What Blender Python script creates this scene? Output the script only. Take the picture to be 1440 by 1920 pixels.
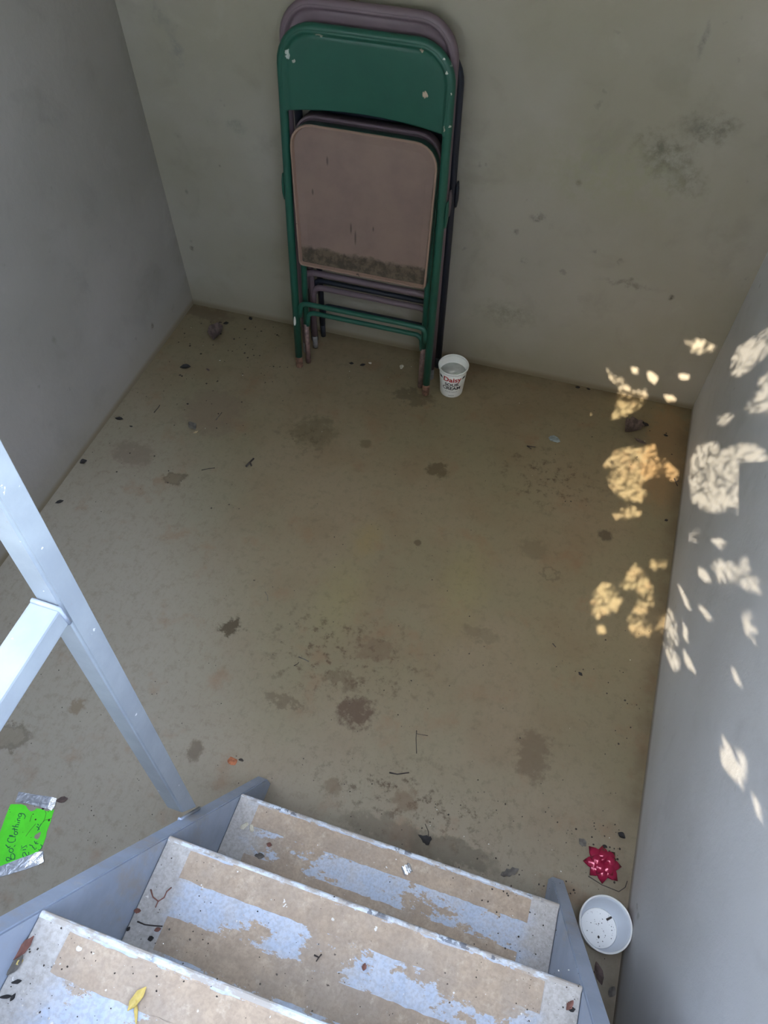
import bpy, bmesh, math, random
import numpy as np
from mathutils import Vector, Matrix
from mathutils.geometry import tessellate_polygon

for o in list(bpy.data.objects):
    bpy.data.objects.remove(o)
S = bpy.context.scene
COL = S.collection
random.seed(7)
rng = np.random.default_rng(7)

# ------------------------------------------------------------------ camera
CAM_H = 1.75
FPX = 1396.0
ROT = ((0.9511, 0.2503, -0.1809), (0.3088, -0.7743, 0.5524), (-0.0018, -0.5812, -0.8137))
RT = Matrix(ROT)                       # world <- camera (x right, y down, z forward)
CAM = Vector((0, 0, CAM_H))
cd = bpy.data.cameras.new('camera')
cam = bpy.data.objects.new('camera', cd)
COL.objects.link(cam)
rx, dn, fw = RT.col[0].normalized(), RT.col[1].normalized(), RT.col[2].normalized()
M = Matrix.Identity(4)
for i in range(3):
    M[i][0], M[i][1], M[i][2], M[i][3] = rx[i], -dn[i], -fw[i], CAM[i]
cam.matrix_world = M
cd.sensor_fit = 'VERTICAL'
cd.sensor_height = 36.0
cd.lens = 36.0 * FPX / 1920.0
cd.clip_start = 0.02
S.camera = cam

# ------------------------------------------------------------------ sky, sun, exposure
W = bpy.data.worlds.new('sky')
S.world = W
W.use_nodes = True
wn = W.node_tree.nodes
wl = W.node_tree.links
wn.clear()
wo = wn.new('ShaderNodeOutputWorld')
wb = wn.new('ShaderNodeBackground')
ws = wn.new('ShaderNodeTexSky')
ws.sky_type = 'NISHITA'
ws.sun_disc = False
ws.sun_elevation = math.radians(44.7)
ws.sun_rotation = math.radians(180 + 19.8)
ws.air_density = 1.0
ws.dust_density = 1.5
ws.ozone_density = 1.0
wb.inputs['Strength'].default_value = 1.2
hz = wn.new('ShaderNodeHueSaturation')          # hazy, less saturated sky
hz.inputs['Saturation'].default_value = 0.63
wl.new(ws.outputs[0], hz.inputs['Color'])
wl.new(hz.outputs[0], wb.inputs[0])
wl.new(wb.outputs[0], wo.inputs[0])

SUN = Vector((0.2404, 0.6684, -0.7038)).normalized()     # direction the sunlight travels
sd = bpy.data.lights.new('sun', 'SUN')
sd.energy = 5.8
sd.color = (1.0, 0.86, 0.66)
sd.angle = math.radians(0.16)
sun = bpy.data.objects.new('sun', sd)
COL.objects.link(sun)
sun.rotation_euler = SUN.to_track_quat('-Z', 'Y').to_euler()
sun.location = (-2, -6, 8)

S.view_settings.view_transform = 'Standard'
S.view_settings.look = 'None'
S.view_settings.gamma = 1.0
S.view_settings.use_curve_mapping = False
S.view_settings.exposure = 1.45

# ------------------------------------------------------------------ geometry of the pit (metres)
BL = Vector((-1.3283, 1.855)); BR = Vector((0.4235, 1.8745))
LW = Vector((-1.3335, 0.9065)); RW = Vector((0.4085, 0.168))
NEAR = -0.48                            # retaining wall under the stair head
GRADE = 1.28                            # ground level outside, at the stair head
TOP = 1.95                              # underside of the roof slab
ROOF_EDGE = 0.30                        # the roof covers everything beyond this


def wall_x(a, b, y):
    return a.x + (b.x - a.x) * (y - a.y) / (b.y - a.y)


def ray(u, v):
    return RT @ Vector(((u - 720) / FPX, (v - 960) / FPX, 1.0))


def at(u, v, z=0.0):
    d = ray(u, v)
    return CAM + d * ((z - CAM_H) / d.z)


def at_back(u, v):
    d = ray(u, v)
    n = Vector((-(BR.y - BL.y), BR.x - BL.x, 0))
    t = (n.dot(Vector((BL.x, BL.y, 0))) - n.dot(CAM)) / n.dot(d)
    return CAM + d * t


def at_right(u, v):
    d = ray(u, v)
    n = Vector((BR.y - RW.y, -(BR.x - RW.x), 0))
    t = (n.dot(Vector((BR.x, BR.y, 0))) - n.dot(CAM)) / n.dot(d)
    return CAM + d * t


# ------------------------------------------------------------------ material helpers
class NT:
    def __init__(self, name, rough=0.8, metal=0.0, spec=0.5):
        self.m = bpy.data.materials.new(name)
        self.m.use_nodes = True
        self.t = self.m.node_tree
        self.b = self.t.nodes['Principled BSDF']
        self.b.inputs['Roughness'].default_value = rough
        self.b.inputs['Metallic'].default_value = metal
        self.b.inputs['Specular IOR Level'].default_value = spec
        self.geo = self.t.nodes.new('ShaderNodeNewGeometry').outputs['Position']
        self.tc = None

    def obj(self):
        if self.tc is None:
            self.tc = self.t.nodes.new('ShaderNodeTexCoord')
        return self.tc.outputs['Object']

    def link(self, a, b):
        self.t.links.new(a, b)

    def val(self, sock, v):
        if hasattr(v, 'is_output'):
            self.link(v, sock)
        else:
            sock.default_value = v

    def math(self, op, a, b=0.0, c=0.0, clamp=False):
        n = self.t.nodes.new('ShaderNodeMath')
        n.operation = op
        n.use_clamp = clamp
        self.val(n.inputs[0], a); self.val(n.inputs[1], b); self.val(n.inputs[2], c)
        return n.outputs[0]

    def vmath(self, op, a, b):
        n = self.t.nodes.new('ShaderNodeVectorMath')
        n.operation = op
        self.val(n.inputs[0], a); self.val(n.inputs[1], b)
        return n

    def noise(self, scale, detail=6.0, rough=0.6, vec=None, stretch=None, dist=0.0, off=None):
        n = self.t.nodes.new('ShaderNodeTexNoise')
        n.inputs['Scale'].default_value = scale
        n.inputs['Detail'].default_value = detail
        n.inputs['Roughness'].default_value = rough
        n.inputs['Distortion'].default_value = dist
        v = vec if vec is not None else self.geo
        if stretch or off:
            mp = self.t.nodes.new('ShaderNodeMapping')
            if stretch: mp.inputs['Scale'].default_value = stretch
            if off: mp.inputs['Location'].default_value = off
            self.link(v, mp.inputs[0])
            v = mp.outputs[0]
        self.link(v, n.inputs['Vector'])
        return n.outputs[0]

    def ramp(self, x, a, b, smooth=True):
        n = self.t.nodes.new('ShaderNodeMapRange')
        n.interpolation_type = 'SMOOTHSTEP' if smooth else 'LINEAR'
        n.inputs[1].default_value = a
        n.inputs[2].default_value = b
        self.val(n.inputs[0], x)
        return n.outputs[0]

    def mix(self, fac, a, b, mode='MIX'):
        n = self.t.nodes.new('ShaderNodeMix')
        n.data_type = 'RGBA'
        n.blend_type = mode
        n.clamp_factor = True
        self.val(n.inputs[0], fac)
        for s, c in ((n.inputs[6], a), (n.inputs[7], b)):
            if hasattr(c, 'is_output'):
                self.link(c, s)
            else:
                s.default_value = (c[0], c[1], c[2], 1)
        return n.outputs[2]

    def blob(self, c, r, soft=0.5, ring=False, warp=0.0, wn_=None):
        """1 inside an ellipsoid-ish stain around c (world point), radii r."""
        v = self.geo
        if warp:
            if wn_ is None:
                wn_ = self.warp
            s = self.vmath('SCALE', wn_, (0, 0, 0))
            s.inputs['Scale'].default_value = warp
            v = self.vmath('ADD', v, s.outputs[0]).outputs[0]
        d = self.vmath('SUBTRACT', v, tuple(c)).outputs[0]
        d = self.vmath('DIVIDE', d, tuple(r)).outputs[0]
        l = self.vmath('LENGTH', d, (0, 0, 0)).outputs['Value']
        if ring:
            l = self.math('ABSOLUTE', self.math('SUBTRACT', l, 0.85))
            return self.ramp(l, 0.22, 0.05)
        return self.ramp(l, 1.0, 1.0 - soft)

    def make_warp(self, scale=14, detail=5):
        n = self.t.nodes.new('ShaderNodeTexNoise')
        n.inputs['Scale'].default_value = scale
        n.inputs['Detail'].default_value = detail
        n.inputs['Roughness'].default_value = 0.65
        self.link(self.geo, n.inputs['Vector'])
        self.warp = self.vmath('SUBTRACT', n.outputs['Color'], (0.5, 0.5, 0.5)).outputs[0]

    def bump(self, h, strength=0.3, dist=0.002):
        n = self.t.nodes.new('ShaderNodeBump')
        n.inputs['Strength'].default_value = strength
        n.inputs['Distance'].default_value = dist
        self.link(h, n.inputs['Height'])
        self.link(n.outputs[0], self.b.inputs['Normal'])

    def col(self, c):
        if hasattr(c, 'is_output'):
            self.link(c, self.b.inputs['Base Color'])
        else:
            self.b.inputs['Base Color'].default_value = (c[0], c[1], c[2], 1)
        return self.m


def lin(r, g, b):
    f = lambda x: (x / 255 / 12.92) if x / 255 <= 0.04045 else ((x / 255 + 0.055) / 1.055) ** 2.4
    return (f(r), f(g), f(b))


# ---- concrete floor
def mat_floor():
    k = NT('floor_concrete', 0.62, spec=0.35)
    k.make_warp(34, 9)
    big = k.noise(2.1, 3, 0.5)
    mid = k.noise(6.5, 6, 0.6, off=(3, 1, 0))
    fine = k.noise(90, 5, 0.7)
    grit = k.noise(38, 8, 0.75, off=(9, 2, 0))
    c = k.mix(k.ramp(big, 0.35, 0.65), (0.345, 0.315, 0.225), (0.395, 0.335, 0.255))
    c = k.mix(k.math('MULTIPLY', k.ramp(mid, 0.42, 0.68), 0.55), c, (0.33, 0.255, 0.175))
    # greenish paler patches down the middle
    g1 = k.blob(at(640, 1120), (0.11, 0.19, 1), 1.0, warp=0.10)
    g2 = k.blob(at(870, 1100), (0.10, 0.24, 1), 1.0, warp=0.12)
    g3 = k.blob(at(690, 1010), (0.06, 0.10, 1), 1.0, warp=0.08)
    c = k.mix(k.math('MULTIPLY', k.math('MAXIMUM', g1, g2), 0.45), c, (0.40, 0.375, 0.20))
    c = k.mix(k.math('MULTIPLY', g3, 0.4), c, (0.42, 0.32, 0.13))
    # greyer on the stair side and along the left wall: sky sheen painted in
    gr = k.ramp(k.math('ADD', k.vsep('X'), k.math('MULTIPLY', k.vsep('Y'), 0.55)), 0.02, -0.60)
    gr = k.math('MULTIPLY', gr, k.ramp(k.vsep('Y'), 1.75, 0.7))
    gr = k.math('MAXIMUM', gr, k.math('MULTIPLY', k.ramp(k.vsep('Y'), 0.75, 0.15), 0.65))
    c = k.mix(k.math('MULTIPLY', gr, 0.8), c, (0.46, 0.44, 0.395))
    # mottled grit: dark speckle in the worn lane
    lane = k.math('MAXIMUM', k.blob(at(640, 1230), (0.30, 0.20, 1), 1.0, warp=0.2), k.blob(at(780, 1500), (0.36, 0.13, 1), 1.0, warp=0.15))
    lane = k.math('MAXIMUM', lane, k.blob(at(1030, 900), (0.22, 0.15, 1), 1.0, warp=0.2))
    lane = k.math('MAXIMUM', lane, k.blob(at(570, 820), (0.12, 0.10, 1), 1.0, warp=0.1))
    sp = k.math('MULTIPLY', k.ramp(grit, 0.50, 0.64), k.math('MULTIPLY_ADD', lane, 0.85, 0.22))
    c = k.mix(sp, c, (0.15, 0.11, 0.07))
    rust = k.math('MULTIPLY', k.ramp(k.noise(9, 5, 0.6, off=(5, 5, 5)), 0.55, 0.72), 0.55)
    c = k.mix(rust, c, (0.36, 0.235, 0.155))
    # named stains
    for (u, v, ru, rv, col, a, w) in (
            (668, 1335, 0.042, 0.040, (0.175, 0.125, 0.09), 0.75, 0.06),
            (432, 1178, 0.026, 0.024, (0.13, 0.105, 0.07), 0.85, 0.05),
            (1000, 1415, 0.040, 0.060, (0.22, 0.17, 0.12), 0.55, 0.07),
            (540, 1318, 0.060, 0.014, (0.20, 0.16, 0.11), 0.5, 0.07),
            (640, 1275, 0.05, 0.02, (0.20, 0.15, 0.10), 0.45, 0.07),
            (700, 1215, 0.05, 0.03, (0.24, 0.17, 0.12), 0.4, 0.08),
            (820, 880, 0.032, 0.026, (0.15, 0.12, 0.07), 0.6, 0.05),
            (775, 745, 0.060, 0.032, (0.15, 0.125, 0.085), 0.45, 0.09),
            (590, 810, 0.07, 0.06, (0.21, 0.18, 0.12), 0.5, 0.08),
            (685, 832, 0.018, 0.016, (0.2, 0.165, 0.10), 0.5, 0.02),
            (783, 1018, 0.010, 0.010, (0.14, 0.11, 0.07), 0.6, 0.01),
            (326, 897, 0.030, 0.028, (0.24, 0.19, 0.135), 0.6, 0.05),
            (20, 1380, 0.048, 0.032, (0.30, 0.27, 0.21), 0.6, 0.05),
            (145, 1325, 0.020, 0.020, (0.26, 0.20, 0.13), 0.55, 0.03),
            (365, 1408, 0.018, 0.026, (0.20, 0.16, 0.12), 0.6, 0.03),
            (760, 1500, 0.03, 0.03, (0.24, 0.17, 0.11), 0.5, 0.05),
            (625, 1475, 0.018, 0.018, (0.24, 0.18, 0.12), 0.5, 0.03),
            (1135, 1005, 0.022, 0.018, (0.15, 0.125, 0.09), 0.7, 0.02),
            (1000, 1030, 0.040, 0.034, (0.25, 0.21, 0.15), 0.45, 0.05),
            (900, 1190, 0.05, 0.02, (0.23, 0.19, 0.13), 0.35, 0.05),
            (380, 585, 0.12, 0.035, (0.23, 0.18, 0.13), 0.6, 0.05),
            (400, 770, 0.10, 0.10, (0.30, 0.235, 0.19), 0.45, 0.08),
            (250, 850, 0.07, 0.05, (0.27, 0.22, 0.18), 0.5, 0.06),
            (720, 1560, 0.10, 0.03, (0.18, 0.15, 0.11), 0.4, 0.06),
            (850, 1600, 0.10, 0.03, (0.17, 0.15, 0.11), 0.5, 0.06),
            (1250, 850, 0.07, 0.22, (0.42, 0.29, 0.17), 0.55, 0.06)):
        b = k.blob(at(u, v), (ru * 1.25, rv * 1.25, 1), 0.45, warp=max(w, min(ru, rv)) * 1.9)
        b = k.math('MULTIPLY', b, k.ramp(grit, 0.26, 0.44))
        a = min(1.0, a * 1.3)
        c = k.mix(k.math('MULTIPLY', b, a), c, col)
    for (u, v, ru, rv) in ((1033, 1077, 0.026, 0.022), (326, 897, 0.03, 0.026), (20, 1380, 0.05, 0.034)):
        c = k.mix(k.math('MULTIPLY', k.blob(at(u, v), (ru, rv, 1), ring=True, warp=0.07), 0.4), c, (0.14, 0.115, 0.085))
    # darker band along the right and back wall foot
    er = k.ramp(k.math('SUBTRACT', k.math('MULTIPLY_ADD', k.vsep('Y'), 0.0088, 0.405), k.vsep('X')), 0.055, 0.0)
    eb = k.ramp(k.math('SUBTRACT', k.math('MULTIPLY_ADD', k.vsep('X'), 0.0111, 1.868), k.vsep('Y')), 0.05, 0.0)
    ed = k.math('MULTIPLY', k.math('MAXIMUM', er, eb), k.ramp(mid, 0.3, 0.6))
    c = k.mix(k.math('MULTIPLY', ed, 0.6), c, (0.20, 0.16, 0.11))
    c = k.mix(k.math('MULTIPLY', k.ramp(fine, 0.5, 0.75), 0.22), c, (0.22, 0.18, 0.12))
    tint = k.mix(gr, (0.60, 0.55, 0.44), (0.74, 0.70, 0.63))
    c = k.mix(1.0, c, tint, 'MULTIPLY')
    streak = k.noise(60, 6, 0.75, stretch=(1.6, 0.5, 1), off=(4, 4, 0))
    c = k.mix(k.math('MULTIPLY', k.ramp(streak, 0.5, 0.72), 0.30), c, (0.17, 0.135, 0.09))
    k.bump(k.math('ADD', k.math('MULTIPLY', grit, 0.6), k.math('MULTIPLY', mid, 0.8)), 0.25, 0.004)
    return k.col(c)


def vsep(self, ax):
    if not hasattr(self, '_sep'):
        n = self.t.nodes.new('ShaderNodeSeparateXYZ')
        self.link(self.geo, n.inputs[0])
        self._sep = n
    return self._sep.outputs[ax]


NT.vsep = vsep


def mat_wall(name, base, tint, spots=(), foot=0.4, corner=False):
    k = NT(name, 0.85, spec=0.25)
    k.make_warp(26, 8)
    k.spotn = k.noise(30, 6, 0.7, off=(1, 1, 6))
    big = k.noise(1.7, 4, 0.55, off=(2, 7, 1))
    mid = k.noise(7, 7, 0.62, dist=0.4)
    fine = k.noise(55, 6, 0.7)
    c = k.mix(k.ramp(big, 0.35, 0.68), base, tint)
    c = k.mix(k.math('MULTIPLY', k.ramp(mid, 0.5, 0.75), 0.35), c, tuple(x * 0.72 for x in tint))
    c = k.mix(k.math('MULTIPLY', k.ramp(mid, 0.42, 0.25), 0.25), c, tuple(min(1, x * 1.15) for x in base))
    pock = k.math('MULTIPLY', k.ramp(k.noise(21, 3, 0.5, off=(4, 4, 4)), 0.70, 0.78), 0.5)
    c = k.mix(pock, c, (0.22, 0.21, 0.18))
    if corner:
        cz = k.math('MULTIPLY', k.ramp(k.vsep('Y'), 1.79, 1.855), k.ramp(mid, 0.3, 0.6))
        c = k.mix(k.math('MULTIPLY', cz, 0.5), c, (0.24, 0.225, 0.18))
    for (p, r, col, a, w) in spots:
        b = k.blob(p, r, 0.9, warp=max(w, min(r) * 1.5))
        b = k.math('MULTIPLY', b, k.ramp(k.spotn, 0.36, 0.62))
        c = k.mix(k.math('MULTIPLY', b, min(1.0, a * 1.3)), c, tuple(q * 0.8 for q in col))
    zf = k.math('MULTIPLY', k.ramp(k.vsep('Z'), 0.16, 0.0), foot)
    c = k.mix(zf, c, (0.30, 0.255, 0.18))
    c = k.mix(k.math('MULTIPLY', k.ramp(k.vsep('Z'), 0.030, 0.006), min(0.92, foot * 3)), c, (0.23, 0.185, 0.12))  # shade of the floor junction put into the wall colour
    k.bump(k.math('ADD', fine, k.math('MULTIPLY', mid, 1.5)), 0.22, 0.004)
    return k.col(c)


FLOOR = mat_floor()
bs = lambda u, v, rx_, rz_, col, a, w=0.05: (at_back(u, v), (rx_, 0.2, rz_), col, a, w)
DK = (0.12, 0.115, 0.09)
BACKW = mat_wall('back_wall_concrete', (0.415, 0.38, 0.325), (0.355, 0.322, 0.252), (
    bs(1245, 290, 0.10, 0.07, DK, 0.6, 0.16), bs(1290, 345, 0.07, 0.05, DK, 0.5, 0.12), bs(1330, 240, 0.09, 0.035, DK, 0.45, 0.12),
    bs(1005, 408, 0.03, 0.022, (0.17, 0.17, 0.14), 0.75, 0.05), bs(968, 435, 0.010, 0.014, (0.16, 0.16, 0.14), 0.75, 0.02),
    bs(983, 488, 0.014, 0.014, (0.2, 0.21, 0.18), 0.75, 0.02), bs(1085, 345, 0.012, 0.012, DK, 0.6, 0.02), bs(1258, 558, 0.012, 0.014, DK, 0.75, 0.02),
    bs(1320, 75, 0.012, 0.05, (0.25, 0.24, 0.22), 0.6, 0.03), bs(1180, 535, 0.12, 0.015, DK, 0.35, 0.08), bs(950, 590, 0.14, 0.06, (0.29, 0.28, 0.21), 0.5, 0.1),
    bs(330, 90, 0.025, 0.07, (0.33, 0.32, 0.28), 0.7, 0.07), bs(300, 30, 0.03, 0.05, (0.33, 0.32, 0.28), 0.5, 0.07),
    bs(445, 240, 0.05, 0.03, (0.33, 0.33, 0.27), 0.55, 0.07), bs(340, 255, 0.03, 0.012, (0.3, 0.3, 0.25), 0.5, 0.04),
    bs(360, 466, 0.012, 0.012, (0.12, 0.11, 0.10), 0.85, 0.02), bs(412, 310, 0.006, 0.007, (0.14, 0.13, 0.11), 0.8, 0.0), bs(350, 360, 0.008, 0.012, (0.3, 0.29, 0.24), 0.7, 0.01),
    bs(1150, 330, 0.35, 0.14, (0.44, 0.42, 0.29), 0.5, 0.2)), foot=0.55)
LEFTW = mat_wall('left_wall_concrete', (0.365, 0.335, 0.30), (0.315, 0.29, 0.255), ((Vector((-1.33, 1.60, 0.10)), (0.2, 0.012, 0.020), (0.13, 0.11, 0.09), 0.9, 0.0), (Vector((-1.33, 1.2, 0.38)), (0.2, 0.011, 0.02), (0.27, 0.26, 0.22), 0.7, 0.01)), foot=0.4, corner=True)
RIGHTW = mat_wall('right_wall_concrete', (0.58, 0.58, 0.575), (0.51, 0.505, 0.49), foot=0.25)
ROOFM = mat_wall('roof_concrete', (0.52, 0.51, 0.47), (0.45, 0.44, 0.40), foot=0.0)


# ---- small plain materials
def plain(name, c, rough=0.6, metal=0.0, vary=0.0, scale=30, spec=0.5, bump=0.0):
    k = NT(name, rough, metal, spec)
    if vary:
        n = k.noise(scale, 4, 0.6, vec=k.obj())
        cc = k.mix(k.ramp(n, 0.35, 0.65), tuple(x * (1 - vary) for x in c), tuple(min(1, x * (1 + vary)) for x in c))
        if bump:
            k.bump(n, bump, 0.002)
        return k.col(cc)
    return k.col(c)


def chipped(name, c, chip, rough=0.38, amount=0.70, scale=28, dirt=0.25, spec=0.5):
    k = NT(name, rough, spec=spec)
    n = k.noise(scale, 5, 0.65, vec=k.obj())
    d = k.noise(5, 4, 0.6, vec=k.obj(), off=(1, 2, 3))
    cc = k.mix(k.math('MULTIPLY', k.ramp(d, 0.4, 0.7), dirt), c, tuple(x * 0.45 for x in c))
    cc = k.mix(k.ramp(n, amount, amount + 0.03), cc, chip)
    rr = k.math('MULTIPLY_ADD', k.ramp(n, amount, amount + 0.03), 0.35, rough)
    k.link(rr, k.b.inputs['Roughness'])
    return k.col(cc)


def chair_xz(u, v):
    d = ray(u, v)
    t = (1.672 - 0.012 + 0.1084 * CAM_H) / (d.y - 0.1084 * d.z)
    p = CAM + d * t
    return (p.x + 0.6245, p.z * 1.006)


def mat_green():
    k = NT('green_enamel', 0.42)
    o = k.obj()
    n = k.noise(34, 7, 0.75, vec=o)
    w = k.vmath('SUBTRACT', k.t.nodes.new('ShaderNodeTexNoise').outputs['Color'], (0.5, 0.5, 0.5))
    w.inputs[0].links[0].from_node.inputs['Scale'].default_value = 110
    k.link(o, w.inputs[0].links[0].from_node.inputs['Vector'])
    sc = k.vmath('SCALE', w.outputs[0], (0, 0, 0))
    sc.inputs['Scale'].default_value = 0.012
    ow = k.vmath('ADD', o, sc.outputs[0]).outputs[0]
    d = k.noise(6, 5, 0.6, vec=o, off=(1, 2, 3))
    c = k.mix(k.math('MULTIPLY', k.ramp(d, 0.4, 0.7), 0.3), (0.017, 0.100, 0.068), (0.010, 0.055, 0.045))
    c = k.mix(k.ramp(n, 0.735, 0.75), c, (0.30, 0.33, 0.28))
    for (u, v, rx_, rz_, cc) in ((597, 68, 0.010, 0.004, (0.40, 0.40, 0.33)), (790, 98, 0.006, 0.006, (0.45, 0.37, 0.27)), (795, 183, 0.007, 0.008, (0.45, 0.35, 0.26)), (538, 105, 0.006, 0.012, (0.50, 0.55, 0.50)),
                              (550, 118, 0.004, 0.006, (0.5, 0.5, 0.43)), (847, 120, 0.004, 0.012, (0.50, 0.54, 0.48)), (832, 114, 0.003, 0.003, (0.5, 0.52, 0.46)), (838, 140, 0.003, 0.003, (0.5, 0.52, 0.46)), (832, 245, 0.003, 0.007, (0.40, 0.37, 0.30)),
                              (660, 50, 0.004, 0.002, (0.45, 0.42, 0.34)), (628, 48, 0.004, 0.003, (0.5, 0.5, 0.42)), (595, 40, 0.016, 0.002, (0.36, 0.30, 0.24)), (845, 180, 0.002, 0.004, (0.5, 0.5, 0.42)), (843, 240, 0.003, 0.004, (0.5, 0.5, 0.42))):
        x, z = chair_xz(u, v)
        dd = k.vmath('SUBTRACT', ow, (x, 0, z)).outputs[0]
        dd = k.vmath('DIVIDE', dd, (rx_, 0.5, rz_)).outputs[0]
        l = k.vmath('LENGTH', dd, (0, 0, 0)).outputs['Value']
        c = k.mix(k.ramp(l, 1.0, 0.7), c, cc)
    return k.col(c)


GREEN = mat_green()
MAUVE = chipped('mauve_enamel', (0.175, 0.125, 0.145), (0.30, 0.26, 0.24), 0.5, 0.74, 30)
NAVY = chipped('navy_enamel', (0.018, 0.022, 0.038), (0.12, 0.10, 0.09), 0.45, 0.76, 30)
RUST = plain('rusty_steel', (0.20, 0.105, 0.07), 0.85, 0.2, 0.4, 60)
GREYCAP = plain('grey_rubber', (0.20, 0.19, 0.18), 0.8, 0, 0.2, 50)
BLACKCAP = plain('black_rubber', (0.02, 0.022, 0.028), 0.7)
PINKBARE = plain('bare_pinkish_steel', (0.20, 0.125, 0.11), 0.6, 0.1, 0.3, 60)
WHITECHIP = plain('white_scuff', (0.70, 0.68, 0.62), 0.6)


def mat_pan():
    k = NT('taupe_seat_paint', 0.55, spec=0.4)
    o = k.obj()
    n = k.noise(9, 5, 0.6, vec=o)
    c = k.mix(k.ramp(n, 0.35, 0.7), (0.275, 0.190, 0.155), (0.225, 0.155, 0.132))
    sep = k.t.nodes.new('ShaderNodeSeparateXYZ')
    k.link(o, sep.inputs[0])
    edge = k.math('ADD', sep.outputs['Z'], k.math('MULTIPLY', k.math('SUBTRACT', k.noise(26, 6, 0.7, vec=o), 0.5), 0.05))
    dirt = k.ramp(edge, 0.452, 0.436)
    dc = k.mix(k.ramp(k.noise(40, 5, 0.7, vec=o), 0.4, 0.6), (0.040, 0.034, 0.022), (0.125, 0.095, 0.06))
    c = k.mix(k.math('MULTIPLY', dirt, 0.88), c, dc)
    for (x, z, rx_, rz_) in ((-0.035, 0.525, 0.004, 0.022), (-0.022, 0.50, 0.004, 0.03), (-0.10, 0.70, 0.004, 0.016), (-0.145, 0.61, 0.004, 0.012), (0.03, 0.535, 0.003, 0.01)):
        d = k.vmath('SUBTRACT', o, (x, 0, z)).outputs[0]
        d = k.vmath('DIVIDE', d, (rx_, 0.5, rz_)).outputs[0]
        l = k.vmath('LENGTH', d, (0, 0, 0)).outputs['Value']
        c = k.mix(k.math('MULTIPLY', k.ramp(l, 1.0, 0.3), 0.7), c, (0.07, 0.05, 0.04))
    return k.col(c)


PAN = mat_pan()
PANLIP = chipped('pink_worn_lip', (0.33, 0.215, 0.165), (0.12, 0.09, 0.07), 0.6, 0.66, 40)


def mat_steel():
    k = NT('grey_painted_steel', 0.42, spec=0.5)
    n = k.noise(10, 6, 0.65)
    c = k.mix(k.ramp(n, 0.35, 0.65), (0.36, 0.40, 0.43), (0.30, 0.335, 0.37))
    r = k.noise(26, 6, 0.7, off=(3, 3, 3))
    c = k.mix(k.math('MULTIPLY', k.ramp(r, 0.66, 0.74), 0.6), c, (0.36, 0.22, 0.13))
    s = k.noise(70, 3, 0.6, off=(7, 1, 3))
    c = k.mix(k.ramp(s, 0.70, 0.73), c, (0.75, 0.76, 0.76))
    k.bump(n, 0.1, 0.002)
    return k.col(c)


def mat_stringer():
    k = NT('dusty_stringer_steel', 0.5, spec=0.45)
    n = k.noise(10, 6, 0.65)
    c = k.mix(k.ramp(n, 0.35, 0.65), (0.38, 0.44, 0.54), (0.32, 0.375, 0.465))
    nz = k.t.nodes.new('ShaderNodeNewGeometry')
    # brown dust smears low on the sides, next to the treads
    d = k.noise(6, 6, 0.7, stretch=(1, 1.6, 0.7), off=(2, 8, 4))
    c = k.mix(k.math('MULTIPLY', k.ramp(d, 0.5, 0.68), 0.65), c, (0.38, 0.33, 0.27))
    g = k.noise(60, 4, 0.6)
    c = k.mix(k.math('MULTIPLY', k.ramp(g, 0.6, 0.7), 0.35), c, (0.50, 0.50, 0.48))
    return k.col(c)


STEEL = mat_steel()
STRINGER = mat_stringer()


def mat_tread(strip=False):
    k = NT('dusty_grip_strip' if strip else 'worn_tread_paint', 0.72, spec=0.3)
    k.make_warp(30, 5)
    fine = k.noise(120, 5, 0.7)
    mid = k.noise(13, 10, 0.72, stretch=(0.75, 1.3, 1.3), off=(1.5, 0.3, 0))
    tan = k.mix(k.ramp(k.noise(22, 8, 0.75), 0.35, 0.65), (0.475, 0.365, 0.255), (0.38, 0.29, 0.205))
    tan = k.mix(k.math('MULTIPLY', k.ramp(k.noise(7, 6, 0.7, off=(3, 9, 1)), 0.45, 0.68), 0.5), tan, (0.37, 0.315, 0.255))
    tan = k.mix(k.math('MULTIPLY', k.ramp(k.noise(34, 8, 0.8, off=(6, 9, 1)), 0.52, 0.66), 0.6), tan, (0.56, 0.46, 0.34))
    tan = k.mix(k.math('MULTIPLY', k.ramp(fine, 0.55, 0.7), 0.35), tan, (0.25, 0.19, 0.13))
    if strip:
        c = tan
        c = k.mix(k.math('MULTIPLY', k.ramp(mid, 0.66, 0.74), 0.7), c, (0.52, 0.44, 0.33))
    else:
        blue = k.mix(k.ramp(k.noise(40, 5, 0.7), 0.35, 0.65), (0.45, 0.515, 0.60), (0.52, 0.555, 0.60))
        blue = k.mix(k.math('MULTIPLY', k.ramp(k.noise(19, 8, 0.75, off=(8, 8, 8)), 0.48, 0.7), 0.6), blue, (0.47, 0.44, 0.40))
        c = k.mix(k.ramp(mid, 0.515, 0.535), blue, tan)
        # dusty pale ends beyond the strips
        xs = k.math('ABSOLUTE', k.math('ADD', k.vsep('X'), 0.081))
        e = k.ramp(k.math('ADD', xs, k.math('MULTIPLY', k.math('SUBTRACT', mid, 0.5), 0.16)), 0.235, 0.285)
        ends = k.mix(k.ramp(fine, 0.4, 0.65), (0.50, 0.475, 0.43), (0.42, 0.39, 0.345))
        c = k.mix(e, c, ends)
    sp = k.noise(95, 2, 0.5, off=(2, 2, 8))
    c = k.mix(k.ramp(sp, 0.76, 0.78), c, (0.12, 0.09, 0.07))
    sw = k.noise(80, 2, 0.5, off=(12, 2, 8))
    c = k.mix(k.ramp(sw, 0.74, 0.755), c, (0.75, 0.72, 0.66))
    gn = k.noise(210, 3, 0.6)
    c = k.mix(k.math('MULTIPLY', k.ramp(gn, 0.42, 0.62), 0.22), c, (0.22, 0.17, 0.13))
    k.bump(k.math('ADD', fine, mid), 0.3, 0.002)
    return k.col(c)


TREAD = mat_tread()
STRIP = mat_tread(True)


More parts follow.
